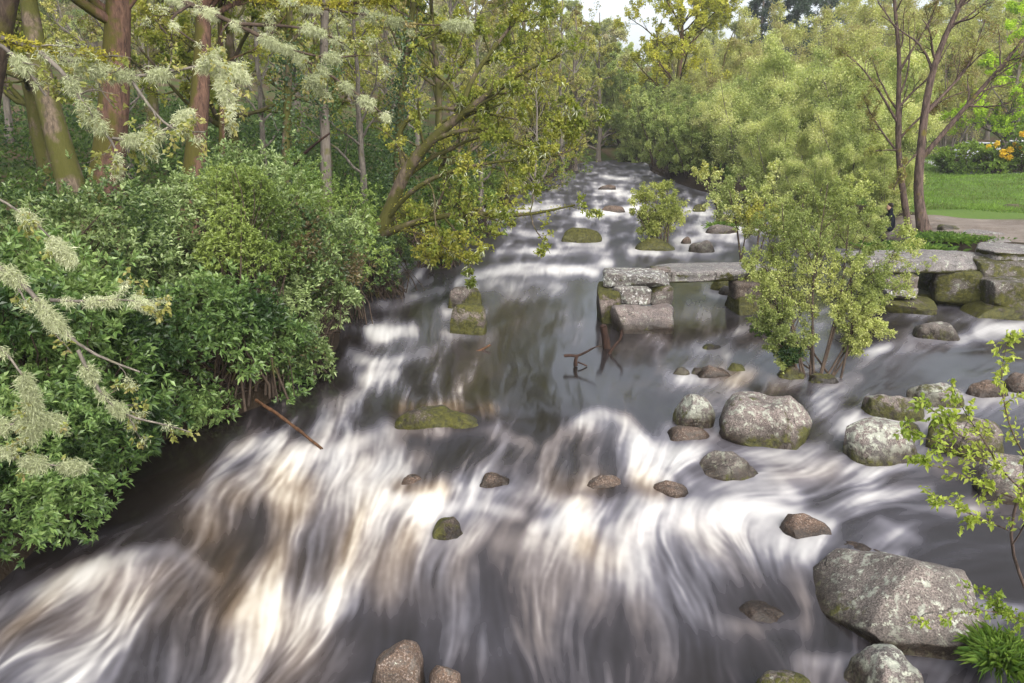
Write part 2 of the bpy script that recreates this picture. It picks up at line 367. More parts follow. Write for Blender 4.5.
rock('boulder', 'flat wet stone awash at the right edge upstream of the round boulder', 966, 1010, 380, 398, M_wetr, .5, 2.6, 33, group=GB)
rock('boulder', 'low pale stone awash right of mid river below the stone pier', 690, 712, 366, 376, M_lich, .8, 2.6, 34, group=GB, fine=False)
rock('boulder', 'pale lichened pebble-like rock awash left of the low pale stones', 671, 692, 366, 376, M_lich, .7, 2.6, 35, group=GB, fine=False)
rock('boulder', 'long low wet stone awash below the pale awash stones', 694, 734, 366, 380, M_wetr, .6, 2.6, 36, group=GB)
rock('boulder', 'dark stone at the right end of the long low wet stone', 724, 748, 362, 374, M_mossy, .7, 2.6, 37, group=GB, fine=False)
rock('boulder', 'pale flat stone awash right of the pier foot', 700, 726, 343, 350, M_pink, .7, 2.6, 38, group=GB, fine=False)
rock('submerged_rock', 'brown rock just under the curl of water in mid river', 646, 694, 474, 504, M_wetr, .8, 2.3, 39, group=GB, h=.2)
rock('submerged_rock', 'reddish rock dimly seen under the fall left of mid river', 388, 440, 476, 497, M_wetr, .8, 2.3, 40, group=GB, h=.17)
rock('submerged_rock', 'reddish rock dimly seen under the sheet of water in mid river', 568, 634, 474, 501, M_wetr, .7, 2.3, 41, group=GB, h=.2)
rock('boulder', 'low wet brown stone in the side chute above the small moss-capped rock', 470, 516, 470, 490, M_wetr, .7, 2.4, 45, group=GB, h=.15)
rock('boulder', 'dark mossy stone at the root of the willow bush, left', 776, 806, 366, 380, M_darkm, .8, 2.6, 49, group=GB)
rock('boulder', 'dark mossy stone at the root of the willow bush, right', 806, 842, 372, 385, M_darkm, .7, 2.6, 50, group=GB)
# mossy rock with the dark pillow of water over it
rock('boulder', 'long low moss-covered rock with dark water curling round it left of centre', 392, 494, 407, 431, M_darkm, .4, 2.8, 42, group=GB, rz=.04, cuts=8)
# block pair
b1 = rock('stone_block', 'front block of the two mossy cubes in mid river, bright moss on top', 450, 488, 303, 335, M_moss, .8, 5, 43, 'stone block', 'mossy stone blocks in mid river', rz=-.1, cuts=3, rough=.6)
b2 = rock('stone_block', 'rear block of the two mossy cubes in mid river, whiter on top', 448, 483, 286, 309, M_mossy, .7, 5, 44, 'stone block', 'mossy stone blocks in mid river', rz=-.05, cuts=3, rough=.6)
# far stones
rock('boulder', 'dark mossy mound in the river under the overhanging branch', 561, 603, 227, 243, M_moss, .6, 2.4, 51, group=GB)
rock('boulder', 'pale rounded rock in the river upstream of the stone slab', 688, 716, 240, 253, M_pink, .7, 2.4, 52, group=GB)
rock('boulder', 'low dark rock in the upstream white water', 600, 626, 205, 213, M_wetr, .6, 2.4, 53, group=GB)
rock('boulder', 'small dark rock against the far bank of the upstream bend', 634, 645, 193, 199, M_mossy, .8, 2.4, 54, group=GB, fine=False)
rock('boulder', 'flat brown rock in the far upstream rapids', 598, 618, 184, 190, M_wetr, .5, 2.4, 55, group=GB, fine=False)
rock('boulder', 'grey ledge of rock in the water behind the slab', 704, 742, 224, 234, M_gran, .5, 3, 56, group=GB)
rock('boulder', 'dark stone left of the grey ledge behind the slab', 680, 692, 236, 244, M_wetr, .8, 2.6, 57, group=GB, fine=False)
rock('boulder', 'mossy rock at the foot of the thin stems behind the slab', 714, 732, 214, 228, M_moss, .7, 2.4, 58, group=GB)
rock('boulder', 'mossy rock islet in the far channel under the willows', 693, 706, 204, 212, M_moss, .8, 2.4, 59, group=GB, fine=False)
rock('boulder', 'dark lumpy rock under the willows at the far bank', 742, 768, 212, 228, M_mossy, .7, 2.6, 60, group=GB)
rock('boulder', 'pale rock on the far bank under the willows', 724, 746, 192, 206, M_pink, .7, 2.6, 61, group=GB)
rock('boulder', 'mossy rock under the slab beside the green ferns', 711, 732, 276, 291, M_moss, .7, 2.4, 62, group=GB)
rock('boulder', 'pale flat rock under the slab below the green ferns', 718, 746, 286, 296, M_pink, .7, 2.8, 63, group=GB)
rock('boulder', 'mossy hummock carrying the small sapling in the river', 634, 676, 238, 251, M_moss, .6, 2.2, 64, group=GB)

# ---- ruined pier and its slabs
GP = 'stones of the ruined bridge pier'
def block(name, label, px, py, d, w, dep, h, mat, rz=0.0, seed=1, cat='stone', group=None, k=9, cuts=4, rough=.5, tilt=(0, 0), z=None):
    """stone whose near top edge centre is seen at (px, py) at depth d"""
    p = P(px, py, d); zt = p[2] if z is None else z
    me = rock_mesh(w, dep, h / 2, h / 2, k, seed, mat, cuts, rough, 0); me.name = name
    zw = float(zlev(d)); off = zt - h / 2 - zw      # origin on the water line, so the wet band sits there
    co = np.empty(len(me.vertices) * 3, np.float32); me.vertices.foreach_get('co', co); co[2::3] += off; me.vertices.foreach_set('co', co)
    o = link(name, me, None, (p[0], d + dep / 2, zw)); o.rotation_euler = (tilt[0], tilt[1], rz)
    return tag(o, label, cat, group)
yP = float(W(640, 334)[1]); s_ = yP / FPX
block('pier_stone', 'broad bottom stone of the pier, pinkish flat top and mossy left corner', 646, 310, yP, 1.36, 1.15, 1.0, M_gran, -.1, 71, group=GP, rough=.7)
block('pier_stone', 'whitened middle stone of the pier, left of the two', 633, 287.5, yP + .82, .92, .8, .42, M_white, -.1, 72, group=GP)
block('pier_stone', 'darker mossy middle stone of the pier, right of the two', 662, 288, yP + .8, .5, .8, .42, M_mossy, .1, 73, group=GP)
block('pier_stone', 'white-flecked top stone of the pier, long and flat', 640, 274.5, yP + .86, 1.5, .95, .37, M_white, -.12, 74, group=GP)
block('pier_stone', 'dark mossy stone at the left rear of the pier', 612, 291, yP + .8, .55, 1.3, 1.15, M_moss, -.1, 75, group=GP)
block('pier_stone', 'small dark stone wedged under the slab end on the pier', 662, 268.5, yP + 1.5, .45, .4, .12, M_mossy, 0, 76, group=GP)
# left span slab, from the pier to the mossy second pier
yS = yP + 1.9
block('bridge_slab', 'long pale granite bridge slab reaching from the ruined pier to the bush', 722, 270, yS, 3.55, 1.15, .3, M_slab, .10, 77, 'stone slab', 'bridge slabs', k=7, cuts=3, rough=.5)
G2 = 'stones of the bush-grown pier'
block('pier_stone', 'moss-hung upper stone of the pier behind the willow bush', 762, 283, yP + 1.7, 1.2, 1.3, .45, M_darkm, 0, 78, group=G2)
block('pier_stone', 'mossy middle stone of the pier behind the willow bush', 760, 298, yP + 1.55, 1.05, 1.3, .5, M_moss, .1, 79, group=G2)
block('pier_stone', 'dark foot stone of the pier behind the willow bush', 765, 314, yP + 1.4, 1.2, 1.3, .9, M_darkm, -.1, 80, group=G2)
# right span
GA = 'stones of the right bank abutment'
G3 = 'flat stones of the layered pier'
yR = float(W(930, 322)[1])
rock('boulder', 'slanting pinkish boulder at the foot of the layered pier', 914, 962, 321, 340, M_pink, .55, 4, 81, group=GB, rz=-.25)
block('pier_stone', 'pinkish lowest stone of the layered pier', 915, 317, yR + .45, 1.15, .9, .6, M_pink, -.1, 82, group=G3)
block('pier_stone', 'broad mossy-edged second stone of the layered pier', 916, 303, yR + .6, 1.25, 1.0, .32, M_mossy, -.15, 83, group=G3)
block('pier_stone', 'pale wedge third stone of the layered pier', 909, 291, yR + .75, .85, .9, .26, M_white, -.1, 84, group=G3)
block('pier_stone', 'wide fourth stone of the layered pier under the slab', 901, 277, yR + .9, 1.1, .95, .34, M_mossy, -.1, 85, group=G3)
block('bridge_slab', 'thick granite bridge slab lying on the right bank abutment, mossy front', 932, 258, yR + 1.2, 3.75, 1.6, .42, M_slab, .16, 86, 'stone slab', 'bridge slabs', k=5, cuts=4, rough=.7, tilt=(0, .015))
yA = yR + .6
for i, (lb, px, py, dd, w, dep, h, m, rz) in enumerate([
    ('large moss-sided abutment stone with white lichen under the slab', 980, 272, .55, 1.5, 1.2, .85, M_abut, -.35),
    ('long dark mossy bottom stone of the abutment at the water', 975, 297, .75, 2.3, 1.0, .75, M_moss, -.45),
    ('small mossy stone tucked under the slab in the abutment', 951, 274, 1.3, .9, .9, .6, M_abut, -.3),
    ('rearmost mossy abutment stone by the channel', 938, 285, 1.9, 1.1, .9, .7, M_moss, -.3),
    ('brown abutment stone at the right frame edge', 1022, 283, -.3, 1.15, 1.1, .85, M_abut, -.3),
    ('dark upper abutment stone beneath the paving at the right', 1024, 262, .4, 1.6, 1.2, .55, M_abut, -.1),
    ('low mossy abutment stone at the waterline by the right edge', 1010, 309, -.5, 1.4, 1.0, .6, M_mossy, -.3),
    ('little round stone between slab and upper abutment stone', 1004, 261, .9, .5, .5, .36, M_abut, 0),
    ('pale flat paving stone on top of the abutment at the right edge', 1040, 250, .9, 2.4, 1.6, .3, M_slab, .1),
    ('hidden-foot abutment stone at the right edge above the white water', 1050, 300, -.6, 1.6, 1.2, .8, M_mossy, -.2)]):
    block('abutment_stone', lb, px, py, yA + dd, w, dep, h, m, rz, 90 + i, 'stone', GA, k=8, cuts=5, rough=.75)
# stones on the bank
for i, (lb, L, Rr, top, base, m) in enumerate([
    ('flat pale rock set in the path beside the birch', 958, 1004, 230, 237, M_slab), ('second flat pale rock lying in the earth path', 985, 1016, 238, 245, M_slab),
    ('brown mossy rock in the grass by the birch foot', 938, 960, 224, 233, M_mossy), ('lichened rock in the lawn with grass at its left', 998, 1030, 203, 212, M_mossy),
    ('flat rock half buried in the path at the far bend', 925, 950, 219, 223, M_slab)]):
    rock('bank_rock', lb, L, Rr, top, base, m, .8, 3, 110 + i, 'rock', 'rocks on the right bank', z0=.98, h=.12 + .16 * (m is M_mossy), sink=.3, fine=False)
# ------------------------------------------------------------------ the river: a sheet whose foam is carried down the current
U = np.arange(-140, 1206, 1.35); Vv = np.concatenate([np.arange(152, 300, 1.1), np.arange(300, 790, 1.35)])
PX, PY = np.meshgrid(U, Vv)
IW, IH, IS = 683, 342, 2.0     # helper rasters: one cell = 2 px over -160..1206 x 140..824
cx_, cy_ = np.meshgrid(np.arange(IW) * IS - 160, np.arange(IH) * IS + 140)
flow = np.array([(600,175,-.1,1),(620,205,-.25,1),(560,225,-.5,1),(480,245,-.6,.8),(430,265,-.6,.9),(395,295,-.35,1),(385,340,-.45,1),(350,385,-.5,1),(300,420,-.5,1),
 (540,275,-.45,1),(560,320,-.25,1),(510,350,-.25,1),(450,370,-.3,1),(400,400,-.25,1),(590,380,-.2,1),(480,400,0,1),(620,405,-.1,1),(680,320,-.4,1),(700,360,-.7,1),(650,390,-.5,1),
 (730,290,-.3,1),(700,240,-.5,1),(720,210,-.4,1),(790,350,-.9,.6),(860,330,-1,.35),(930,310,-1,.5),(1000,300,-1,.6),(1000,340,-1,.25),(900,375,-1,.5),(1000,390,-1,.3),(840,400,-1,.7),(840,440,-.8,.8),
 (830,480,-1,.35),(920,480,-1,.25),(1000,560,-1,.1),(760,455,-1,.5),(770,490,-1,.3),(700,480,-.8,.5),(650,500,-.5,1),(620,450,-.3,1),(580,430,-.5,1),(540,460,-.4,1),
 (720,540,.35,1),(680,600,.3,1),(620,560,.1,1),(580,560,-.25,1),(540,600,-.2,1),(560,660,0,1),(640,660,.15,1),(760,600,.2,1),(780,560,-.1,1),(740,660,.1,1),
 (480,470,-.6,.9),(440,540,-.35,1),(420,600,-.35,1),(480,600,-.2,1),(400,480,-.6,1),(350,520,-.55,1),(320,470,-.8,1),(300,560,-.5,1),(270,630,-.3,1),(360,600,-.4,1),
 (240,470,-.9,.7),(210,520,-.4,1),(220,590,-.3,1),(160,570,-.45,1),(120,610,-.5,1),(60,630,-.7,.7),(60,590,-.8,.5),(150,500,-.9,.5),(100,520,-.9,.5),(90,670,-.5,.8),(180,650,-.2,1),(0,670,-.6,.7)], float)
dv = flow[:, 2:] / np.linalg.norm(flow[:, 2:], axis=1, keepdims=True)
num = np.zeros((IH, IW, 2)); den = np.zeros((IH, IW, 1))
for (fx, fy, _, _), d_ in zip(flow, dv):
    w_ = 1 / ((cx_ - fx) ** 2 + (1.6 * (cy_ - fy)) ** 2 + 250) ** 1.5
    num += w_[..., None] * d_; den += w_[..., None]
FL = num / den
# a little turbulence in the current
wxy = W(cx_, np.maximum(cy_, 150))
ang = .55 * (noise2(wxy[..., 0] * .9 + 11, wxy[..., 1] * .9 + 5) - .5) + .6 * (noise2(wxy[..., 0] * 2.4 + 3, wxy[..., 1] * 2.4 + 8) - .5)
ca, sa = np.cos(ang), np.sin(ang)
FL = np.stack([FL[..., 0] * ca - FL[..., 1] * sa, FL[..., 0] * sa + FL[..., 1] * ca], -1); FL = unit(FL)
def capsule(img, pts, w, s, soft=1.0):
    pts = np.array(pts, float); dist = np.full(cx_.shape, 1e9)
    for a, c in zip(pts[:-1], pts[1:]):
        ab = c - a; t = np.clip(((cx_ - a[0]) * ab[0] + (cy_ - a[1]) * ab[1]) / (ab @ ab + 1e-9), 0, 1)
        dist = np.minimum(dist, np.hypot(cx_ - a[0] - t * ab[0], cy_ - a[1] - t * ab[1]))
    np.maximum(img, s * np.exp(-(dist / w) ** 2), out=img)
SL = np.zeros(cx_.shape); SS = np.zeros(cx_.shape); DK = np.zeros(cx_.shape); BR = np.zeros(cx_.shape); HB = np.zeros(cx_.shape)
for p, w, s in [([(235,448),(265,440),(300,455),(345,445),(385,430)], 9, .75), ([(385,425),(400,450),(405,470)], 10, .7), ([(205,500),(225,470)], 8, .4),
    ([(-40,625),(0,605),(60,578),(120,556),(172,548)], 8, .95), ([(172,545),(215,578)], 7, .45), ([(330,475),(420,455)], 12, .5), ([(250,480),(300,500)],10,.5),
    ([(395,500),(440,508),(480,505),(520,514)], 7, .75), ([(535,530),(560,520),(600,514),(660,510),(720,502),(770,506),(830,525)], 8, 1.1), ([(560,525),(640,520),(720,515)], 14, .6),
    ([(500,545),(540,540)], 12, .6), ([(600,560),(650,540)], 12, .4), ([(480,520),(500,560)],10,.35)]:
    capsule(SL, p, w, s)
for p, w, s in [([(548,446),(575,422),(600,411),(628,420),(648,442)], 6, 1.0), ([(636,474),(655,468),(672,480),(682,500)], 4, .7), ([(495,470),(505,440),(530,440)], 5, .5), ([(575,490),(590,482)], 4, .5), ([(500,432),(535,446)], 6, .45), ([(655,448),(700,452)], 8, .7), ([(640,470),(665,480)], 8, .6), ([(520,480),(560,500)], 8, .4),
    ([(715,436),(740,450),(800,458)], 6, .9), ([(800,455),(850,470)], 8, .6), ([(825,405),(850,425)], 9, .8), ([(855,450),(845,470)], 7, .5), ([(870,495),(930,488)], 6, .6), ([(880,520),(920,540)], 5, .4),
    ([(925,450),(940,470),(985,478)], 6, .6), ([(890,425),(940,432)], 5, .5), ([(980,330),(1040,324)], 7, .8), ([(960,300),(1000,318)], 6, .25), ([(1000,395),(1040,385)], 6, .6), ([(800,385),(860,378)], 5, .4), ([(890,345),(870,352)], 4, .5),
    ([(460,278),(500,270),(560,266),(595,272)], 4.5, .95), ([(590,268),(610,262)], 5, .5), ([(470,290),(560,285)], 9, .35), ([(575,214),(610,212),(640,206)], 2.5, .9), ([(595,190),(640,196)], 2, .5), ([(520,232),(580,238)], 3, .6), ([(480,212),(560,205)], 3, .7), ([(600,176),(640,180)], 1.5, .5), ([(500,250),(610,252)], 3, .45), ([(640,222),(700,226)], 2.5, .4), ([(675,240),(740,236)], 2.5, .5), ([(680,212),(740,214)], 2.5, .5), ([(720,200),(760,204)], 2, .5),
    ([(372,332),(412,328)], 6, .75), ([(352,352),(380,366),(425,350)], 6, .6), ([(385,302),(440,292)], 5, .4), ([(360,376),(395,371)], 6, .5), ([(405,290),(425,265)], 4, .45), ([(330,402),(356,396)], 7, .5), ([(320,425),(345,420)], 7, .4), ([(400,255),(440,262)], 4, .3),
    ([(610,388),(650,380)], 4, .4), ([(730,395),(760,398)], 5, .5), ([(640,300),(660,340)], 8, .2), ([(690,300),(740,310)], 8, .18), ([(745,330),(700,345)], 6, .25), ([(790,570),(810,600)], 8, .3), ([(960,600),(1030,610)], 5, .7), ([(800,545),(840,560)],6,.4), ([(770,470),(800,500)],7,.6), ([(0,560),(20,572)], 5, .4)]:
    capsule(SS, p, w, s)
for (l_, r_, b_) in BASES:
    wd_ = 2 + (b_ - 120) * .012
    capsule(SS, [(l_ + 2, b_ - 2), ((l_ + r_) / 2, b_ + 1), (r_ - 2, b_ - 2)], wd_, .62)
    capsule(SS, [(l_ - 3, b_ - 4), (l_ - 1, b_ + 2)], wd_ * 1.2, .5)
    capsule(SS, [(r_ + 3, b_ - 4), (r_ + 1, b_ + 2)], wd_ * 1.2, .5)
for p, w, s in [([(90,500),(190,470)], 30, 1), ([(140,540),(60,560)], 10, .9), ([(215,440),(330,395)], 10, .5), ([(500,330),(540,390)], 34, .9), ([(470,340),(420,395)], 22, .7), ([(430,300),(480,290)], 12, .4), ([(420,270),(480,250)], 10, .7), ([(395,488),(440,470)], 12, .9), ([(490,445),(540,480)], 16, .7), ([(560,492),(680,488)], 9, .9), ([(700,480),(740,470)], 10, .6),
    ([(680,570),(780,610)], 34, .75), ([(640,640),(760,660)], 30, .6), ([(400,630),(500,600)], 24, .55), ([(860,640),(780,600)], 16, .6), ([(960,560),(1020,560)], 20, .5), ([(930,520),(1000,540)], 12, .5), ([(600,340),(640,370)], 14, .4), ([(220,560),(240,620)], 18, .5), ([(60,640),(100,625)], 14, .6), ([(850,440),(820,440)], 10, .6), ([(440,445),(400,440)], 9, .8)]:
    capsule(DK, p, w, s)
for p, w, s in [([(300,500),(400,560)], 44, .7), ([(260,600),(300,660)], 50, .5), ([(60,610),(160,580)], 40, .5), ([(200,520),(240,600)], 36, .6), ([(250,560),(320,560)], 40, .5), ([(390,500),(330,560)], 24, .5), ([(590,545),(610,560)], 16, .8), ([(640,480),(655,490)], 13, .9), ([(560,490),(600,480)], 16, .6), ([(100,600),(160,590)], 26, .55), ([(200,480),(240,500)], 22, .5), ([(0,630),(60,600)], 20, .6), ([(400,412),(490,408)], 10, .9), ([(735,545),(690,530)], 18, .3), ([(720,370),(780,395)], 14, .6), ([(650,330),(760,340)], 14, .35), ([(440,490),(400,488)], 12, .8), ([(580,500),(560,480)], 16, .5), ([(500,325),(480,400)], 30, .35), ([(300,620),(280,680)],40,.4), ([(830,470),(780,470)],14,.35)]:
    capsule(BR, p, w, s)
ZN = np.zeros(cx_.shape)
for x_, y_, w, s in [(290,452,26,.8),(345,465,30,.8),(250,478,22,.45),(385,445,16,.8),(330,520,36,.5),(300,580,40,.5),(250,625,40,.42),(370,560,34,.45),(420,545,30,.4),(440,515,16,.6),(280,520,26,.3),
    (140,556,14,1.0),(100,572,16,.9),(100,600,26,.5),(50,592,14,.9),(10,610,14,.8),(160,600,28,.45),(60,650,30,.3),(170,655,34,.35),(10,640,26,.5),(230,670,30,.4),(330,650,36,.35),(490,515,16,.65),(500,560,26,.38),(560,540,24,.75),(600,528,22,.9),(640,524,20,.9),(680,520,20,.9),(730,516,18,.85),(775,520,16,.6),(560,595,30,.5),(600,600,30,.34),
    (640,560,30,.5),(545,660,36,.28),(600,660,36,.2),(690,560,26,.32),(750,540,18,.45),(450,610,36,.2),(500,650,36,.22),(600,425,20,.5),(570,448,18,.4),(640,448,14,.35),(530,470,18,.3),(480,478,16,.25),(450,470,14,.3),(760,452,14,.6),(800,470,16,.5),(850,420,12,.6),(700,452,12,.5),(665,450,10,.5),(820,500,12,.4),(880,490,10,.4),(920,530,14,.2)]:
    capsule(ZN, [(x_ - w * .35, y_), (x_ + w * .35, y_)], w, s)
for p, w, s in [([(600,428)], 40, .075), ([(575,490),(610,485)], 30, .06), ([(650,488)], 22, .05), ([(440,408),(480,408)], 24, .07), ([(690,455)], 26, .1), ([(170,548),(120,560)], 26, .12), ([(640,512),(720,506)], 16, .06), ([(380,335)], 18, .06), ([(375,362)], 16, .05), ([(350,400)], 14, .05), ([(415,485)], 24, .08), ([(530,270)], 22, .05), ([(790,470)], 22, .06), ([(740,400)], 30, .07), ([(600,212)], 14, .08), ([(840,545)], 30, .05)]:
    p = p * 2 if len(p) == 1 else p
    tmp = np.zeros(cx_.shape); capsule(tmp, p, w, s); HB += tmp
def samp(img, px, py):
    x = np.clip((px + 160) / IS, 0, IW - 1.001); y = np.clip((py - 140) / IS, 0, IH - 1.001)
    ix = x.astype(np.int32); iy = y.astype(np.int32); fx = (x - ix); fy = (y - iy)
    if img.ndim == 3: fx = fx[..., None]; fy = fy[..., None]
    return (img[iy, ix] * (1 - fx) + img[iy, ix + 1] * fx) * (1 - fy) + (img[iy + 1, ix] * (1 - fx) + img[iy + 1, ix + 1] * fx) * fy
FL = FL.astype(np.float32); jag = np.clip(.25 + 1.5 * noise2(wxy[..., 0] * 1.6 + 70, wxy[..., 1] * 1.1 + 20), .15, 1.5); SL *= jag; SS *= jag
SL = SL.astype(np.float32); SS = SS.astype(np.float32)
# merge sources into one raster stack for speed
ST = np.stack([SL, SS, ZN.astype(np.float32)], -1); K = 62
accL = np.zeros(PX.shape); accS = np.zeros(PX.shape); zav = np.zeros(PX.shape); fibs = []
def std(a):
    return (a - a.mean()) / a.std()
for run, rot in enumerate((-.09, .09)):
    qx, qy = PX.copy(), PY.copy(); n_lo = np.zeros(PX.shape); n_hi = np.zeros(PX.shape); n_pt = np.zeros(PX.shape); n_md = np.zeros(PX.shape); o_ = run * 37.3
    cr, sr = math.cos(rot), math.sin(rot)
    for k in range(K):
        s_ = samp(ST, qx, qy); eL = math.exp(-k / 36); eS = math.exp(-k / 12)
        accL += .5 * s_[..., 0] * eL; accS += .5 * s_[..., 1] * eS; zav += .5 * s_[..., 2] * math.exp(-k / 11) / 11.5
        w3 = W(qx, np.maximum(qy, 150)); x3, y3 = w3[..., 0], w3[..., 1]
        wk = math.exp(-(k / 32) ** 2); wq = math.exp(-(k / 26) ** 2)
        n_pt += wq * (noise2(x3 * .9 + o_, y3 * .8 + 20) + .8 * noise2(x3 * 2.0 + 60 + o_, y3 * 1.6 + 20)); n_lo += wk * noise2(x3 * 3.5 + o_, y3 * 2.6 + 50); n_md += wk * noise2(x3 * 9 + 17 + o_, y3 * 7 + 9); n_hi += wq * noise2(x3 * 20 + 31 + o_, y3 * 15 + 77)
        f_ = samp(FL, qx, qy); dep = np.minimum(w3[..., 1], 70); hstep = .036 / np.hypot(f_[..., 0] * dep / FPX, f_[..., 1] * dep ** 2 / (FPX * CAM_H))
        qx = qx - (f_[..., 0] * cr - f_[..., 1] * sr) * hstep; qy = np.maximum(qy - (f_[..., 1] * cr + f_[..., 0] * sr) * hstep, 150)
    fibs.append((std(n_lo), std(n_md), std(n_hi), std(n_pt)))
nl, nm, nh, patch = [std(p + q) for p, q in zip(*fibs)]
w3 = W(PX, PY); dk = samp(DK, PX, PY); brn = samp(BR, PX, PY); near = sstep(250, 430, PY)
fib = .20 * nl + (.16 * nm + .20 * nh) * (.45 + .55 * near)
src = samp(ST, PX, PY)
f = accL * .042 + accS * .08
f = f * (1 - .6 * dk) + .50 * zav * (1 - .35 * dk)
f = f * np.exp(fib + .42 * patch) + (src[..., :2] * (.32, .24)).sum(-1) * (1 + .9 * sstep(330, 260, PY))
amb = (.062 - .022 * sstep(380, 520, PY)) * np.exp(1.9 * fib + (.12 + .18 * near) * nl + (.08 + .62 * near) * patch) * (1 - .8 * dk) * (1 + 2.4 * sstep(285, 205, PY))
foam = 1 - np.exp(-(1.1 * f + amb))
brown = np.clip(brn * (1.0 + .3 * nl + .25 * patch) * .8 + .2 * np.clip(.5 * nl - .7 * patch + .3, 0, 2) * sstep(.02, .3, foam) * near, 0, 1)
zz = zwater(PY) + samp(HB, PX, PY) + ((.004 + .008 * np.clip(foam, 0, 1)) * nl + .003 * nm * (.4 + foam)) * (.15 + .85 * near) + .008 * patch * near + .0004 * nh * near
dx, dy, dz = ray(PX, PY); t = (zz - CAM_H) / dz
WV = np.stack([dx * t, dy * t, zz], -1).reshape(-1, 3)
b = NB('peaty_river_water'); fo = b.n('Attribute', attribute_name='foam').outputs['Fac']; br = b.n('Attribute', attribute_name='peat').outputs['Fac']
dark = b.mix(br, (.018, .016, .018), (.11, .06, .026))
veil = b.ramp(fo, [(0.0, (.013, .0105, .0085)), (.12, (.034, .031, .035)), (.35, (.125, .12, .137)), (.65, (.36, .35, .345)), (1.0, (.62, .61, .585))])
vb = b.ramp(fo, [(0.0, (.026, .018, .011)), (.15, (.085, .058, .036)), (.4, (.20, .158, .12)), (.7, (.42, .37, .30)), (1.0, (.6, .565, .5))])
c = b.mix(br, veil, vb)
ro = b.math('ADD', b.math('ADD', .13, b.math('MULTIPLY', b.n('Attribute', attribute_name='chop').outputs['Fac'], .38)), b.math('MULTIPLY', fo, .5))
M_water = b.done(b.bsdf(c, ro, .34))
river = link('river', mk_mesh('river', WV, gridF(len(U), len(Vv)), M_water, True, floats={'chop': (sstep(300, 235, PY) * .8 + .2 * sstep(420, 470, PY)).ravel(), 'foam': foam.ravel(), 'peat': brown.ravel()}))
tag(river, kind='structure')
# ------------------------------------------------------------------ vegetation toolkit
UPV = np.array([0, 0, 1.0])
def tubes(Pn, Rn, k):
    """(B,n,3) polylines with (B,n) radii -> tube verts and quads"""
    B, n, _ = Pn.shape
    T = unit(np.gradient(Pn, axis=1)); ref = np.array([.83, .21, .17]); ref = ref / np.linalg.norm(ref)
    N = unit(np.cross(T, ref)); Bn = np.cross(T, N)
    a = np.arange(k) / k * 2 * np.pi
    V = Pn[:, :, None, :] + Rn[:, :, None, None] * (np.cos(a)[:, None] * N[:, :, None, :] + np.sin(a)[:, None] * Bn[:, :, None, :])
    i = (np.arange(B)[:, None, None] * n + np.arange(n - 1)[None, :, None]) * k + np.arange(k)[None, None, :]
    j = (np.arange(B)[:, None, None] * n + np.arange(n - 1)[None, :, None]) * k + (np.arange(k)[None, None, :] + 1) % k
    return V.reshape(-1, 3), np.stack([i, j, j + k, i + k], -1).reshape(-1, 4)
def resample(pts, n):
    pts = np.array(pts, float); s = np.r_[0, np.cumsum(np.linalg.norm(np.diff(pts[:, :3], axis=0), axis=1))]
    # Catmull-like smoothing through dense linear sampling
    q = np.linspace(0, s[-1], n); out = np.stack([np.interp(q, s, pts[:, c]) for c in range(pts.shape[1])], -1)
    for _ in range(2): out[1:-1] = (out[:-2] + 2 * out[1:-1] + out[2:]) / 4
    return out
def sprout(r, PP, RR, m, t0, t1, ratio, ang, n, jit, trop, rr=.55, minlen=0.0, tdec=.5, length=None):
    """m side shoots on each of the polylines PP; vectorised"""
    B, k, _ = PP.shape; N = B * m
    pi = np.repeat(np.arange(B), m); t = r.uniform(t0, t1, N) * (k - 1); i = np.minimum(t.astype(int), k - 2); f = (t - i)[:, None]
    st = PP[pi, i] * (1 - f) + PP[pi, i + 1] * f
    tan = unit(PP[pi, i + 1] - PP[pi, i]); rad = RR[pi, i] * (1 - f[:, 0]) + RR[pi, i + 1] * f[:, 0]
    rnd = r.normal(size=(N, 3)); per = unit(rnd - (rnd * tan).sum(-1, keepdims=True) * tan)
    a = ang * r.uniform(.7, 1.3, N)[:, None]; d = unit(np.cos(a) * tan + np.sin(a) * per)
    plen = np.linalg.norm(np.diff(PP, axis=1), axis=2).sum(1)[pi]
    L = (plen * ratio if length is None else np.full(N, length)) * r.uniform(.55, 1.15, N) * (1 - tdec * t / (k - 1)); L = np.maximum(L, minlen)
    out = np.empty((N, n, 3)); out[:, 0] = st; p = st.copy()
    for s in range(1, n):
        d = unit(d + jit * r.normal(size=(N, 3)) + np.array(trop)); p = p + d * (L / (n - 1))[:, None]; out[:, s] = p
    r0 = np.minimum(rad * rr, L * .035 + .002)
    return out, r0[:, None] * np.linspace(1, .28, n)[None, :]
def leaf_geo(C, D, Nn, L, Wd, droop=.15):
    S = np.cross(D, Nn); L = L[:, None]; Wd = Wd[:, None]
    mid = C + D * L * .45
    V = np.stack([C, mid + S * Wd + Nn * Wd * .35, C + D * L - UPV * L * droop, mid - S * Wd + Nn * Wd * .35], 1).reshape(-1, 3)
    i = np.arange(len(C)) * 4
    return V, np.stack([np.stack([i, i + 1, i + 2], -1), np.stack([i, i + 2, i + 3], -1)], 1).reshape(-1, 3)
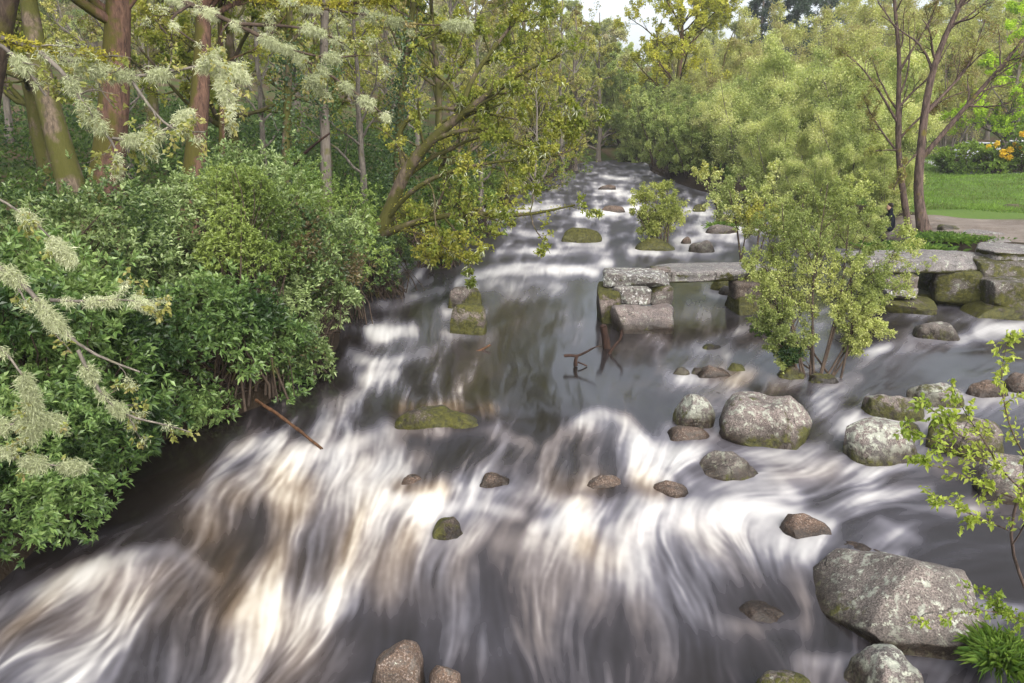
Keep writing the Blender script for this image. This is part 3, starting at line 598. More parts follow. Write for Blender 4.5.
def leaves_on(r, TW, per, length, width, cols, spread=.0, up=.4, t0=.25, var=.3, clump=1, droop=.15):
    """leaves along twigs TW (B,n,3); cols = list of colours mixed per leaf, clumped by position"""
    B, n, _ = TW.shape; N = B * per
    pi = np.repeat(np.arange(B), per); t = r.uniform(t0, 1, N) * (n - 1); i = np.minimum(t.astype(int), n - 2); f = (t - i)[:, None]
    C = TW[pi, i] * (1 - f) + TW[pi, i + 1] * f + r.normal(size=(N, 3)) * spread
    tan = unit(TW[pi, i + 1] - TW[pi, i]); D = unit(.5 * tan + r.normal(size=(N, 3)) * .8)
    rn = r.normal(size=(N, 3)) * .6 + UPV * up; Nn = unit(rn - (rn * D).sum(-1, keepdims=True) * D)
    L = length * r.uniform(1 - var, 1 + var, N); Wd = width * r.uniform(.75, 1.25, N)
    V, F = leaf_geo(C, D, Nn, L, Wd, droop)
    return V, F, np.repeat(leaf_cols(r, C, cols), 4, 0)
def leaf_cols(r, C, cols):
    cols = np.array(cols); k = len(cols)
    q = np.clip(noise3(C * 1.1 + 13) * 1.5 - .25 + r.normal(size=len(C)) * .22, 0, .9999) * (k - 1)
    i = q.astype(int); f = (q - i)[:, None]
    i2 = np.minimum(i + 1, k - 1)
    return (cols[i] * (1 - f) + cols[i2] * f) * r.uniform(.75, 1.25, (len(C), 1)) * 1.9
def cat_geo(parts):
    V = []; F = []; T = []; o = 0
    for p in parts:
        V.append(p[0]); F.append(p[1] + o); o += len(p[0])
        if len(p) > 2: T.append(p[2])
    return np.concatenate(V), np.concatenate(F), (np.concatenate(T) if T else None)
def fuzz(r, PP, per, length, width, cols, spread=.03, droop=.5, bare=.0):
    """tufts of lichen or moss: thin tapering strands leaving a polyline in all directions, clumped along it"""
    B, n, _ = PP.shape; N = B * per
    pi = np.repeat(np.arange(B), per); t = r.random(N) * (n - 1); i = np.minimum(t.astype(int), n - 2); f = (t - i)[:, None]
    C = PP[pi, i] * (1 - f) + PP[pi, i + 1] * f
    dens = noise3(C * 11 + 5); keep = dens > bare + .12 * r.random(N); C, dens = C[keep], dens[keep]; N = len(C)
    D = unit(r.normal(size=(N, 3)) - UPV * droop); C = C + r.normal(size=(N, 3)) * spread * (.4 + dens[:, None])
    rn = r.normal(size=(N, 3)); Nn = unit(rn - (rn * D).sum(-1, keepdims=True) * D)
    V, F = leaf_geo(C, D, Nn, length * r.uniform(.5, 1.3, N) * (.5 + dens), width * r.uniform(.7, 1.3, N), .12)
    return V, F, np.repeat(leaf_cols(r, C, cols), 4, 0)
def root(name, label, cat, loc, group=None):
    o = bpy.data.objects.new(name, None); scn.collection.objects.link(o); o.location = loc; o.empty_display_size = .3
    return tag(o, label, cat, group)
def part(name, geo, mat, parent, smooth=False):
    V = geo[0] - np.array(parent.location)
    return link(name, mk_mesh(name, V, geo[1], mat, smooth, tint=geo[2] if len(geo) > 2 else None), parent)

M_leaf = leaf_mat('spring_leaves', .5, .3, .5)
M_gloss = leaf_mat('glossy_evergreen_leaves', .36, .5, .3)
M_fuzz = leaf_mat('lichen_tufts', .9, .1, .3)
M_bark_red = bark_mat('reddish_bark', (.13, .075, .052), (.045, .027, .02), (.085, .08, .014), .55, moss_dir=(-1, -.3, 0))
M_bark_moss = bark_mat('mossy_bark', (.13, .10, .07), (.045, .035, .025), (.07, .072, .013), .72)
M_bark_grey = bark_mat('grey_bark', (.15, .13, .11), (.09, .075, .06), (.11, .11, .02), .35)
M_bark_birch = bark_mat('dark_birch_bark', (.12, .085, .07), (.03, .022, .018), (.14, .12, .02), .25)
M_twig = bark_mat('twig_bark', (.075, .055, .04), (.035, .025, .02), (.1, .095, .02), .3)
M_twig_pale = bark_mat('pale_twig_bark', (.17, .15, .125), (.08, .07, .06), (.15, .15, .05), .3)

YG = [(.065, .085, .014), (.12, .14, .022), (.17, .18, .032), (.2, .19, .04)]         # yellow green oak in flush
GG = [(.05, .085, .02), (.09, .13, .028), (.13, .17, .045)]                            # fresh green
WG = [(.12, .145, .05), (.21, .24, .09), (.28, .30, .125), (.32, .32, .16)]       # pale willow
DG = [(.014, .03, .012), (.03, .055, .018), (.05, .08, .025)]                          # dark evergreen / ivy
BR_ = [(.10, .075, .04), (.15, .12, .05), (.14, .14, .05)]                            # brown buds
CON = [(.012, .026, .018), (.025, .042, .028), (.04, .06, .04)]

def fan(loc, k, h, sp, seed, r0=.05):
    r = np.random.default_rng(seed); o = []; loc = np.array(loc, float)
    for i in range(k):
        a = i * 2.4 + r.random(); b_ = loc + np.array([math.cos(a), math.sin(a), 0]) * .15; hh = h * r.uniform(.75, 1.05); q = sp * r.uniform(.35, 1)
        p = np.array([b_ - UPV * .3, b_ + np.array([math.cos(a) * q * .3, math.sin(a) * q * .3, hh * .35]), b_ + np.array([math.cos(a) * q * .75, math.sin(a) * q * .75, hh * .7]), b_ + np.array([math.cos(a) * q, math.sin(a) * q, hh])])
        o.append((resample(p, 14)[None], np.linspace(r0, .008, 14)[None]))
    return o
def make_tree(seed, name, label, cat, loc, h=11, lean=(0, 0), r0=.22, wig=.05, first=.3, n1=14, n2=6, n3=7, a1=.95, trop1=.06, len1=.42, len2=.5, len3=.45, per=18, lsz=.09, lw=.035,
              cols=YG, bark=None, spread=.04, group=None, trunk_pts=None, per2=0, trop3=0.0, bow=0, crown_name='crown'):
    r = np.random.default_rng(seed); loc = np.array(loc, float)
    if trunk_pts is None:
        n = 14; t = np.linspace(0, 1, n)[:, None]
        w_ = np.cumsum(r.normal(size=(n, 3)) * wig, 0) * np.array([1, 1, .2]); w_ -= w_[0]
        tp = loc + np.array([lean[0], lean[1], 1]) * t * h + w_ * h * .12
        tp[0, 2] -= .3
        tr = [(tp[None], (r0 * (1 - .86 * t[:, 0]) * (1 + .55 * np.exp(-t[:, 0] * 22)))[None])]
    else: tr = trunk_pts
    geo = [tubes(p, q, 12) for p, q in tr]
    L1s = []
    for p, q in tr:
        a, b_ = sprout(r, p, q, n1, first, .98, len1, a1, 9, .16, (0, 0, trop1), .5); L1s.append((a, b_))
    A1 = np.concatenate([a for a, _ in L1s]); R1 = np.concatenate([b_ for _, b_ in L1s])
    geo.append(tubes(A1, R1, 6))
    A2, R2 = sprout(r, A1, R1, n2, .25, 1, len2, .8, 7, .2, (0, 0, .04), .55); geo.append(tubes(A2, R2, 4))
    A3, R3 = sprout(r, A2, R2, n3, .2, 1, len3, .75, 5, .25, (0, 0, trop3), .6); geo.append(tubes(A3, R3, 3))
    o = root(name, label, cat, loc, group)
    part('trunk', cat_geo(geo), bark or M_bark_grey, o, True)
    lv = [leaves_on(r, A3, per, lsz, lw, cols, spread)]
    if per2: lv.append(leaves_on(r, A2, per2, lsz, lw, cols, spread))
    part(crown_name, cat_geo(lv), M_leaf, o)
    return o, (A1, A2, A3, R3)

def shrub(seed, name, label, loc, lobes, n_tip, per, lsz, lw, cols, mat, stem_mat=None, cat='shrub', group=None, inner=.35, stems=14, rosette=True, flower=None):
    """lobes: list of (centre, radius xyz). Leaf rosettes on the shell of the lobes, woody stems inside"""
    r = np.random.default_rng(seed); loc = np.array(loc, float)
    vol = np.array([np.prod(np.array(R_) * np.ones(3)) ** .667 for _, R_ in lobes]); pk = r.choice(len(lobes), n_tip, p=vol / vol.sum())
    c = np.array([l[0] for l in lobes], float)[pk]; rad = np.array([np.array(l[1]) * np.ones(3) for l in lobes], float)[pk]
    d = unit(r.normal(size=(n_tip, 3)) + np.array([0, -.15, .25]))
    u = 1 - inner * r.random(n_tip) ** 1.6
    q0 = c + d * rad; gap = noise3(q0 * 1.7 + seed * 3); u = u * (1 + 1.0 * (noise3(q0 * 1.1 + seed) - .5) + .6 * (noise3(q0 * 3.2 + seed) - .5)) + (r.random(n_tip) < .07) * r.uniform(.05, .38, n_tip)
    tip = c + d * rad * u[:, None]
    keep = (tip[:, 2] > .08) & (gap > .37 + .1 * r.random(n_tip))
    tip, d = tip[keep], d[keep]; n_tip = len(tip)
    ax = unit(d * .7 + UPV * .55 + r.normal(size=(n_tip, 3)) * .35)
    pi = np.repeat(np.arange(n_tip), per); N = len(pi)
    a = (np.tile(np.arange(per), n_tip) * 2.4 + r.random(N) * .8); el = r.uniform(.25, 1.2, N)
    e1 = unit(np.cross(ax, np.array([.3, .5, .81]))); e2 = np.cross(ax, e1)
    D = unit(ax[pi] * np.cos(el)[:, None] + np.sin(el)[:, None] * (np.cos(a)[:, None] * e1[pi] + np.sin(a)[:, None] * e2[pi]))
    C = tip[pi] - ax[pi] * (r.random(N) * lsz * 1.1)[:, None] + D * lsz * .12
    rn = ax[pi] + r.normal(size=(N, 3)) * .25; Nn = unit(rn - (rn * D).sum(-1, keepdims=True) * D)
    V, F = leaf_geo(C, D, Nn, lsz * r.uniform(.65, 1.25, N), lw * r.uniform(.8, 1.2, N), .18)
    T = np.repeat(leaf_cols(r, C, cols), 4, 0)
    o = root(name, label, cat, loc, group)
    part('foliage', (V, F, T), mat, o)
    if not stems: return o
    # woody stems from the ground to tips
    ti = r.choice(n_tip, min(stems * 12, n_tip), replace=False); base = loc + r.normal(size=(len(ti), 3)) * np.array([.35, .35, 0]) * max(1, np.ptp(tip[:, 0]) * .25)
    base[:, 2] = np.maximum(terrain(base[:, 0], base[:, 1]), 0) * .5 + loc[2] * .5 - .1
    s = np.linspace(0, 1, 8)[None, :, None]
    PP = base[:, None] * (1 - s) + tip[ti][:, None] * s; PP[:, 1:-1] += r.normal(size=(len(ti), 6, 3)) * .07
    PP[:, :, 2] += .25 * np.sin(np.pi * s[..., 0]) * (r.random((len(ti), 1)))
    RR = (r.uniform(.008, .028, (len(ti), 1)) * np.linspace(1, .25, 8)[None])
    part('stems', tubes(PP, RR, 5), stem_mat or M_twig, o, True)
    return o
def gz(x, y): return float(terrain(np.array([x]), np.array([y]))[0])
def at(px, d):
    x = (px - 512) / FPX * (d * cp + 1.0)      # column -> x at depth d, near the ground
    return (x, d, gz(x, d))
def pl(pts, r0, r1, n=16, d=None):
    """limb through picture points (px, py, depth)"""
    w = np.array([P(p[0], p[1], p[2] if len(p) > 2 else d) for p in pts])
    q = resample(w, n); return q[None], np.linspace(r0, r1, n)[None] * np.ones((1, n))
# ---------------------------------------------------- left bank evergreen shrubs
SH = [(.016, .034, .01), (.042, .075, .018), (.085, .135, .04), (.13, .18, .06)]
SB = [(.022, .042, .013), (.06, .092, .028), (.112, .15, .054), (.175, .215, .097)]
GS = 'evergreen shrubs along the left bank'
def lob(*L): return [(P(a, b_, d), np.array(r) * np.ones(3)) for a, b_, d, r in L]
SHR = [
 (1, 'dark evergreen shrub at the left edge hanging lowest over the near rapids', (-30, 7.6), lob((10, 505, 7.2, .55), (50, 450, 8, .75), (-50, 470, 7.4, .9), (60, 500, 7.7, .35), (15, 545, 7.1, .4), (95, 470, 8.3, .4)), 1500, SH),
 (2, 'evergreen shrub behind the long lichened bough at the left edge', (20, 9.0), lob((80, 360, 9.2, 1.1), (0, 330, 9, 1.3), (120, 420, 9.6, .6), (60, 420, 8.8, .7)), 2400, SH),
 (3, 'tall grey-green shrub below the leaning mossy trunk at far left', (20, 11), lob((50, 285, 10.8, 1.25), (120, 275, 11.6, 1.15), (-60, 290, 10, 1.4), (85, 225, 11.3, .5), (25, 228, 11, .55)), 2600, SB),
 (4, 'dense green shrub reaching the water beside the brown log', (200, 12), lob((195, 330, 11.6, 1.15), (165, 375, 11, .85), (245, 372, 12.2, .8), (215, 400, 11.7, .5), (255, 330, 12.2, .7), (262, 385, 12.6, .4), (285, 380, 12.9, .3), (140, 415, 10.6, .45)), 2600, SH),
 (5, 'broad shrub in front of the two reddish trunks', (200, 13.3), lob((200, 240, 13, 1.1), (265, 240, 14, 1.2), (160, 290, 12.4, 1.0), (195, 195, 13, .45), (245, 195, 13.6, .6), (228, 182, 13.4, .3)), 2600, SB),
 (6, 'pale grey-green shrub leaning out over the water at the bank corner', (290, 13.8), lob((290, 300, 13.4, 1.0), (310, 345, 13.3, .55), (318, 262, 14.6, .95), (275, 350, 13, .6), (335, 300, 13.6, .5), (300, 235, 14.4, .6)), 2600, [(.08, .06, .028)] + SB),
 (7, 'yellowish green shrub behind the bank corner', (330, 17.5), lob((345, 250, 17, .95), (325, 218, 18, 1.15), (300, 215, 17, 1.0)), 2200, GG),
 (8, 'low green shrub at the foot of the leaning mossy tree', (385, 20), lob((372, 262, 19.4, .55), (395, 258, 20.5, .6), (360, 240, 20, .7)), 1200, DG + GG),
 (9, 'yellow-green small-leaved bush growing through the shrubs below the ivy-clad tree', (250, 12.6), lob((240, 218, 12.6, .62), (262, 240, 12.5, .6), (225, 245, 12.3, .4), (252, 196, 12.9, .35)), 1900, [(.045, .07, .016), (.085, .12, .027), (.13, .165, .04)])]
LSZ = [.85, 1.1, .85, 1.1, .78, .9, .75, .75, .6]
for sd_, lb, bp, lo, nt_, cols in SHR:
    shrub(sd_, 'evergreen_shrub', lb, at(*bp), lo, int(nt_ * 1.75), 9, .1 * LSZ[sd_ - 1], .0195 * LSZ[sd_ - 1], cols, M_gloss, group=GS, stems=0 if sd_ == 1 else 8)
# smaller bushes along the left shore upstream
for i, (px, py, d, rr, lb) in enumerate([(440, 236, 24, .8, 'low bush at the left waterline behind the mossy boughs'), (478, 214, 30, 1.1, 'bush on the left shore where the white water begins'),
     (505, 200, 38, 1.1, 'bush on the left shore under the overhanging leaves'), (540, 182, 47, 1.3, 'far bush on the left shore near the bend'), (565, 168, 60, 1.7, 'farthest bush on the left shore at the bend')]):
    c = P(px, py, d); shrub(20 + i, 'riverside_bush', lb, (c[0], d, c[2] - rr), [(c, rr * np.array([1.2, 1, .9])), (c + np.array([-rr, .5, .3]), rr)], 900, 8, .1 + .0015 * d, .03, GG + YG, M_leaf, group='bushes along the far left shore')
# ---------------------------------------------------- big trunks on the left
GT = 'big trees behind the left bank shrubs'
bx = lambda px, d: at(px, d)
def trunk_tree(seed, label, base, pts, r0, r1, bark, **kw):
    t = pl(pts, r0, r1, 18); t[1][0, :4] *= np.array([1.5, 1.25, 1.1, 1.04])
    return make_tree(seed, 'woodland_tree', label, 'tree', base, trunk_pts=[t], bark=bark, group=GT, **kw)
big = dict(first=.5, n1=16, n2=6, n3=7, per=20, lsz=.085, lw=.03, len1=.42, cols=YG)
trunk_tree(31, 'thickest tree, reddish bark with a moss-covered left side', at(105, 17), [(98, 260, 17), (106, 180, 17), (114, 110, 17), (117, 40, 17), (120, -40, 17), (130, -220, 17.5)], .40, .1, M_bark_red, **big)
trunk_tree(32, 'leaning mossy tree trunk nearest the left edge', at(75, 15), [(88, 250, 15), (66, 165, 15), (48, 105, 15.2), (38, 60, 15.4), (25, -20, 16), (10, -160, 16)], .27, .08, M_bark_moss, **big)
trunk_tree(33, 'dark split trunk right of the thickest reddish tree', at(195, 19), [(190, 240, 19), (194, 170, 19), (200, 100, 19), (203, 40, 19.4), (205, -60, 20), (200, -200, 20)], .28, .07, M_bark_red, **big)
trunk_tree(34, 'slim pole-like tree close right of the dark split trunk', at(222, 21), [(222, 230, 21), (222, 150, 21), (222, 90, 21), (219, 0, 21), (222, -120, 21)], .10, .03, M_bark_red, **dict(big, n1=10))
iv, ivx = trunk_tree(35, 'ivy-clad slim tree behind the shrubs left of the dead stem', at(285, 21), [(282, 240, 21), (286, 150, 21), (288, 90, 21.3), (290, 20, 21.6), (285, -150, 22)], .13, .04, M_bark_moss, **dict(big, n1=12))
def ivy(o, pts, d, seed, n=1600, rad=.22):
    q, _ = pl(pts, .1, .1, 20, d); r = np.random.default_rng(seed)
    V, F, T = leaves_on(r, q, n, .085, .035, DG, rad, .2, 0.0); part('ivy', (V, F, T), M_gloss, o)
ivy(iv, [(282, 200, 21), (288, 90, 21.3), (289, 40, 21.5)], 21, 5)
iv2, _ = trunk_tree(36, 'pale straight tree with dark ivy in its upper part, left of the leaning mossy tree', at(322, 23), [(326, 230, 23), (326, 150, 23), (323, 90, 23), (325, 10, 23), (330, -140, 23.5)], .17, .05, M_bark_grey, **dict(big, n1=12))
ivy(iv2, [(326, 120, 23), (323, 90, 23), (330, 60, 23)], 23, 6, 700)
iv3, _ = trunk_tree(37, 'ivy-smothered tree standing right behind the leaning mossy bough', at(402, 25), [(398, 230, 25), (398, 150, 25), (402, 90, 25), (412, 20, 25), (420, -100, 25.5)], .15, .05, M_bark_moss, **dict(big, n1=12))
ivy(iv3, [(398, 190, 25), (398, 120, 25), (404, 80, 25), (412, 20, 25)], 25, 7, 2600, .26)
# leaning tree over the river
lt = [pl([(360, 262, 20), (378, 238, 20), (392, 205, 20), (405, 170, 19.8), (428, 142, 19.6), (460, 116, 19.3), (492, 92, 19), (520, 72, 18.7), (560, 55, 18.5)], .21, .03, 22),
      pl([(378, 238, 20), (392, 230, 19.6), (430, 218, 19.2), (470, 212, 19), (520, 217, 18.8), (575, 205, 18.6)], .10, .02, 16),
      pl([(428, 142, 19.6), (460, 130, 19.2), (495, 128, 18.8), (512, 142, 18.5), (545, 152, 18.3)], .07, .015, 14),
      pl([(405, 170, 19.8), (395, 130, 20), (420, 108, 20), (455, 108, 20), (520, 120, 20)], .07, .02, 14),
      pl([(385, 222, 20), (410, 190, 19.4), (445, 172, 19), (500, 160, 18.6), (560, 158, 18.4), (590, 140, 18.3)], .07, .015, 16),
      pl([(383, 228, 20), (420, 232, 19), (448, 250, 18.5), (470, 262, 18.2)], .05, .012, 12),
      pl([(460, 116, 19.3), (470, 80, 19.5), (500, 40, 19.6), (540, -10, 19.8)], .07, .02, 14)]
lo_, (A1, A2, A3, R3) = make_tree(38, 'leaning_tree', 'moss-furred tree leaning out over the river with long sweeping boughs', 'tree', at(372, 20), trunk_pts=lt, bark=M_bark_moss, first=.3, n1=11, n2=5, n3=6, len1=.38, len2=.5, len3=.5,
          per=8, lsz=.075, lw=.028, trop1=.01, spread=.03, cols=YG)
r = np.random.default_rng(3)
part('lichen', cat_geo([fuzz(r, A2[::2], 26, .13, .008, [(.22, .23, .15), (.34, .36, .26)], .02, .9, .5)]), M_fuzz, lo_)
part('moss', cat_geo([fuzz(r, p, 1400 if k == 0 else 600, .05, .012, [(.06, .065, .01), (.14, .14, .02), (.2, .18, .03)], .09 if k == 0 else .05, 0, .3) for k, (p, q) in enumerate(lt[:6])]), M_fuzz, lo_)

# ---------------------------------------------------- woods on the left and round the bend: one tree of each kind, then copies
GL = 'spring trees of the left bank wood'
kinds = {}
def spread_trees(key, builder, spots, labels, group, cat='tree'):
    for i, ((px, d, sc), lb) in enumerate(zip(spots, labels)):
        loc = at(px, d)
        if i == 0: kinds[key] = builder(lb, loc)[0]
        else: copy_tree(kinds[key], lb, loc, rz=(i * 2.4) % 6.28, sc=sc, group=group)
spread_trees('oak_a', lambda lb, loc: make_tree(41, 'oak_tree', lb, 'tree', loc, h=11, first=.18, n1=24, n2=7, n3=8, a1=1.1, len1=.36, per=24, bark=M_bark_moss, group=GL, lsz=.085, lw=.034),
   [(245, 26, 1), (440, 31, .9), (60, 25, 1), (520, 44, 1.1), (330, 36, 1.1), (-40, 22, .9), (160, 38, 1.2)],
   ['young oak in yellow-green leaf behind the slim pole-like tree', 'yellow-green oak behind the upper boughs of the leaning tree', 'leafy oak filling the corner behind the leaning trunk at far left', 'yellow-green oak on the left shore above the first upstream rapids',
    'tall oak deeper in the wood behind the pale straight tree', 'oak just beyond the left frame edge with boughs reaching in', 'oak deep in the wood between the two reddish trunks'], GL)
spread_trees('thin_b', lambda lb, loc: make_tree(42, 'bare_tree', lb, 'tree', loc, h=10, first=.15, n1=18, a1=.9, len1=.4, per=7, bark=M_twig_pale, cols=BR_ + YG[1:3], group=GL, lsz=.08, lw=.03, r0=.12),
   [(365, 28, 1), (480, 36, 1), (140, 29, .9), (560, 52, 1.2), (270, 31, 1), (420, 45, 1.3), (20, 33, 1.1), (535, 40, .8), (215, 46, 1.3)],
   ['thinly leaved grey tree between the pale tree and the ivy-smothered one', 'thin twiggy tree behind the tip of the leaning tree', 'thin twiggy tree directly behind the thickest reddish trunk', 'tall twiggy tree on the left shore close to the bend', 'spindly brown-budded tree behind the ivy-clad slim tree',
    'tall brown-budded tree deep behind the ivy-smothered tree', 'twiggy tree deep behind the leaning trunk at far left', 'small twiggy tree at the water under the oak on the left shore', 'tall twiggy tree deepest in the wood behind the dark split trunk'], GL)
spread_trees('oak_c', lambda lb, loc: make_tree(43, 'spring_tree', lb, 'tree', loc, h=12, first=.12, n1=22, a1=1.15, len1=.3, per=26, bark=M_bark_grey, cols=[(.14, .16, .045), (.22, .225, .07), (.29, .27, .10)], group=GL, lsz=.11, lw=.045),
   [(575, 62, 1.1), (500, 56, 1.1), (600, 74, 1.1), (390, 60, 1.3), (300, 55, 1.3), (545, 74, 1.3), (110, 58, 1.3), (455, 76, 1.4)],
   ['full pale green tree nearest the bend on the left shore', 'full pale green tree behind the shore oak', 'full green tree at the far end of the visible water, left side', 'full tree high on the slope behind the ivy-smothered tree', 'full tree high on the slope behind the pale straight tree',
    'full tree upslope of the bend on the left', 'full tree high on the slope behind the reddish trunks', 'full tree highest on the left slope near the valley head'], GL)
# ---------------------------------------------------- right side
make_tree(51, 'oak_tree', 'big oak in bright yellow leaf with a bare reddish trunk, centre of the far bank', 'tree', at(677, 66), h=15.5, r0=.3, first=.26, n1=30, a1=1.0, len1=.46, len2=.5, n2=8, n3=8, per=26, bark=M_bark_red, lsz=.14, lw=.055, cols=[(.16, .17, .02), (.25, .25, .035), (.33, .31, .05)], spread=.08)
GW = 'pale willows beyond the right bank'
spread_trees('willow', lambda lb, loc: make_tree(52, 'willow_tree', lb, 'willow', loc, trunk_pts=fan(loc, 9, 5.6, 2.6, 3), first=.1, n1=12, n2=6, n3=6, a1=.75, len1=.38, len2=.5, trop1=.05, per=17, bark=M_twig_pale, lsz=.08, lw=.027, cols=WG, spread=.13, group=GW),
   [(742, 44, 1), (800, 46, 1.25), (856, 42, 1.2), (690, 62, 1.0), (775, 37, .75), (845, 36, .8), (880, 40, .9), (812, 33, .6), (718, 50, .9), (884, 29.5, .48), (852, 27.5, .4), (806, 27, .38)],
   ['pale willow behind the thin stems by the slab', 'large pale willow in the middle of the right bank', 'pale willow close left of the dark birch', 'small willow below the bright oak', 'low willow at the water behind the slab', 'low willow on the bank in front of the large pale willow', 'pale willow directly behind the slimmer birch', 'smallest willow at the water behind the willow bush', 'pale willow at the far shore left of the thin stems', 'low willow scrub at the shore just left of the sitting person', 'low willow scrub showing over the right part of the willow bush', 'low willow scrub showing over the left part of the willow bush'], GW, 'willow')
GK = 'tall twiggy trees behind the willows'
spread_trees('twiggy', lambda lb, loc: make_tree(58, 'twiggy_tree', lb, 'tree', loc, trunk_pts=fan(loc, 7, 8.5, 3.2, 8, .09), first=.15, n1=14, n2=7, n3=6, a1=.65, len1=.34, len2=.55, len3=.55, trop1=.06, per=11, bark=M_twig_pale, lsz=.10, lw=.034, cols=[(.2, .17, .09), (.21, .215, .08), (.27, .28, .11)], spread=.12, group=GK),
   [(770, 60, 1), (720, 58, .85), (832, 58, 1.1), (890, 62, 1.1), (945, 66, 1.05), (800, 70, 1.3), (862, 74, 1.4), (735, 78, 1.25), (965, 78, 1.3), (1012, 76, 1.3), (915, 80, 1.5), (690, 84, 1.2)],
   ['twiggy tree left of the tallest one behind the willows', 'twiggy tree right beside the big bright oak', 'twiggy tree straight behind the large pale willow', 'twiggy tree behind the birch trunks', 'twiggy tree beyond the lawn right of the birch', 'tall twiggy tree below the conifers', 'tall twiggy tree behind the slimmer birch',
    'twiggy tree between the bright oak and the conifers', 'tall twiggy tree above the road bend', 'tall twiggy tree above the rhododendrons', 'tallest twiggy tree filling the gap between the birches', 'twiggy tree behind the bright oak at the bend'], GK)
GB2 = 'green bushes on the far right shore'
spread_trees('green', lambda lb, loc: make_tree(53, 'riverside_tree', lb, 'tree', loc, trunk_pts=fan(loc, 9, 5.5, 2.4, 4), first=.08, n1=11, n2=6, n3=5, a1=.75, len1=.36, len2=.5, per=18, bark=M_twig, lsz=.11, lw=.04, cols=[(.12, .15, .05), (.18, .22, .075), (.25, .27, .11)], spread=.06, group=GB2),
   [(655, 62, 1), (622, 80, 1.3), (672, 54, .85), (640, 92, 1.6), (600, 84, 1.1), (688, 50, .7), (634, 73, .9)],
   ['dark green rounded bush tree at the right side of the bend', 'green bush tree at the head of the visible water', 'smaller green bush right of the bend', 'tall green tree beyond the bend', 'green bush tree on the left of the water where it vanishes', 'lowest green bush on the right shore nearest the saplings', 'rounded green bush closing the view where the water bends away'], GB2)
# willow bush standing in the river
wb = [pl([(800 + i * 3.4, 378 + (i % 3) * 4, 13.5), ((800 + i * 3.4) * .5 + ex * .5 + 9 * math.sin(i * 2.7), 378 - (378 - ey) * .45, 13.7 + .1 * (i % 4)), (ex, ey, 13.8 + ed)], .022, .006, 14) for i, (ex, ey, ed) in enumerate(
   [(764, 262, .5), (766, 228, 1.0), (782, 203, .6), (800, 186, 1.1), (828, 183, .5), (852, 192, 1.2), (872, 215, .4), (900, 240, .8), (888, 280, .2), (868, 325, -.3), (768, 310, -.1), (775, 340, -.3), (850, 262, -.3)])]
make_tree(54, 'willow_bush', 'wide yellow-green willow bush rooted in the river right of the slab', 'willow', W(815, 376), trunk_pts=wb, bark=M_twig, n1=15, n2=7, n3=5, first=.3, len1=.4, len2=.5, len3=.55, per=9, lsz=.037, lw=.0135, cols=[(.11, .135, .045), (.2, .225, .075), (.29, .30, .12)], spread=.02, a1=.8, group=None)
shrub(55, 'leafy_bush', 'dark leafy undergrowth at the left foot of the willow bush', W(768, 352), lob((760, 322, 14.6, .33), (775, 345, 14.0, .24), (757, 296, 15.2, .36), (790, 355, 13.6, .24), (770, 300, 14.8, .3)), 1000, 8, .05, .018, DG + GG[:2], M_leaf, stems=0)
# sapling on its hummock
sp_ = [pl([(655 + i * 2, 247, 27.3), (650 + i * 2 + (ex - 655) * .4, 222, 27.3), (ex, ey, 27.3 + .25 * i)], .03, .008, 10) for i, (ex, ey) in enumerate([(634, 205), (645, 190), (657, 182), (668, 190), (677, 208), (640, 222), (672, 225)])]
make_tree(56, 'willow_sapling', 'small bright willow sapling on the mossy hummock in mid river', 'sapling', W(655, 247), trunk_pts=sp_, bark=M_twig, n1=10, n2=5, n3=4, first=.15, len1=.45, len2=.5, len3=.5, per=9, lsz=.065, lw=.024, cols=[(.13, .15, .04), (.22, .235, .07), (.3, .3, .11)], spread=.04)
# thin stems behind the slab
for i, (pts, lb) in enumerate([([(741, 262, 24.5), (738, 235, 24.5), (733, 205, 24.5), (726, 180, 24.5)], 'thin-stemmed alder sapling behind the slab, left stem pair'), ([(757, 262, 24), (758, 235, 24), (764, 205, 24), (770, 180, 24)], 'thin-stemmed alder sapling behind the slab, nearest the willow bush'), ([(716, 228, 32), (718, 205, 32), (708, 190, 32), (700, 172, 32)], 'slanting sapling on the mossy rock behind the slab')]):
    make_tree(57 + i, 'alder_sapling', lb, 'sapling', P(*pts[0]), trunk_pts=[pl(pts, .035, .01, 10), pl([pts[0], (pts[1][0] + 8, pts[1][1] - 4, pts[1][2]), (pts[2][0] + 18, pts[2][1], pts[2][2])], .025, .008, 10)], bark=M_twig, n1=12, n2=6, n3=4, first=.35, len1=.5, len2=.5, len3=.5, per=8, lsz=.07, lw=.028, cols=WG + YG[2:], spread=.04, group='saplings behind the slab')
# birches
dB = 26
bt = [pl([(926, 240, dB), (922, 225, dB), (917, 190, dB), (921, 150, dB), (925, 105, dB), (935, 60, dB), (950, 25, dB), (968, -10, dB), (990, -70, dB)], .17, .04, 22),
      pl([(920, 160, dB), (948, 128, dB - .2), (975, 96, dB - .4), (1003, 65, dB - .6), (1030, 32, dB - .8), (1060, -20, dB - 1)], .085, .03, 16)]
bt[0][1][0, :3] *= np.array([1.7, 1.3, 1.1])
br = dict(bark=M_bark_birch, n1=13, n2=6, n3=6, first=.3, len1=.33, len2=.5, len3=.5, a1=.75, per=3, lsz=.05, lw=.02, cols=[(.14, .10, .05), (.16, .17, .05), (.2, .22, .07)], spread=.03, group='dark birches by the path')
make_tree(61, 'birch_tree', 'dark birch with a long right-hand limb beside the path, right of the pair', 'birch', at(924, dB), trunk_pts=bt + [pl([(923, 118, dB), (945, 92, dB), (968, 70, dB), (985, 20, dB)], .05, .015, 12), pl([(921, 150, dB), (905, 165, dB), (893, 190, dB)], .03, .01, 8)], **br)
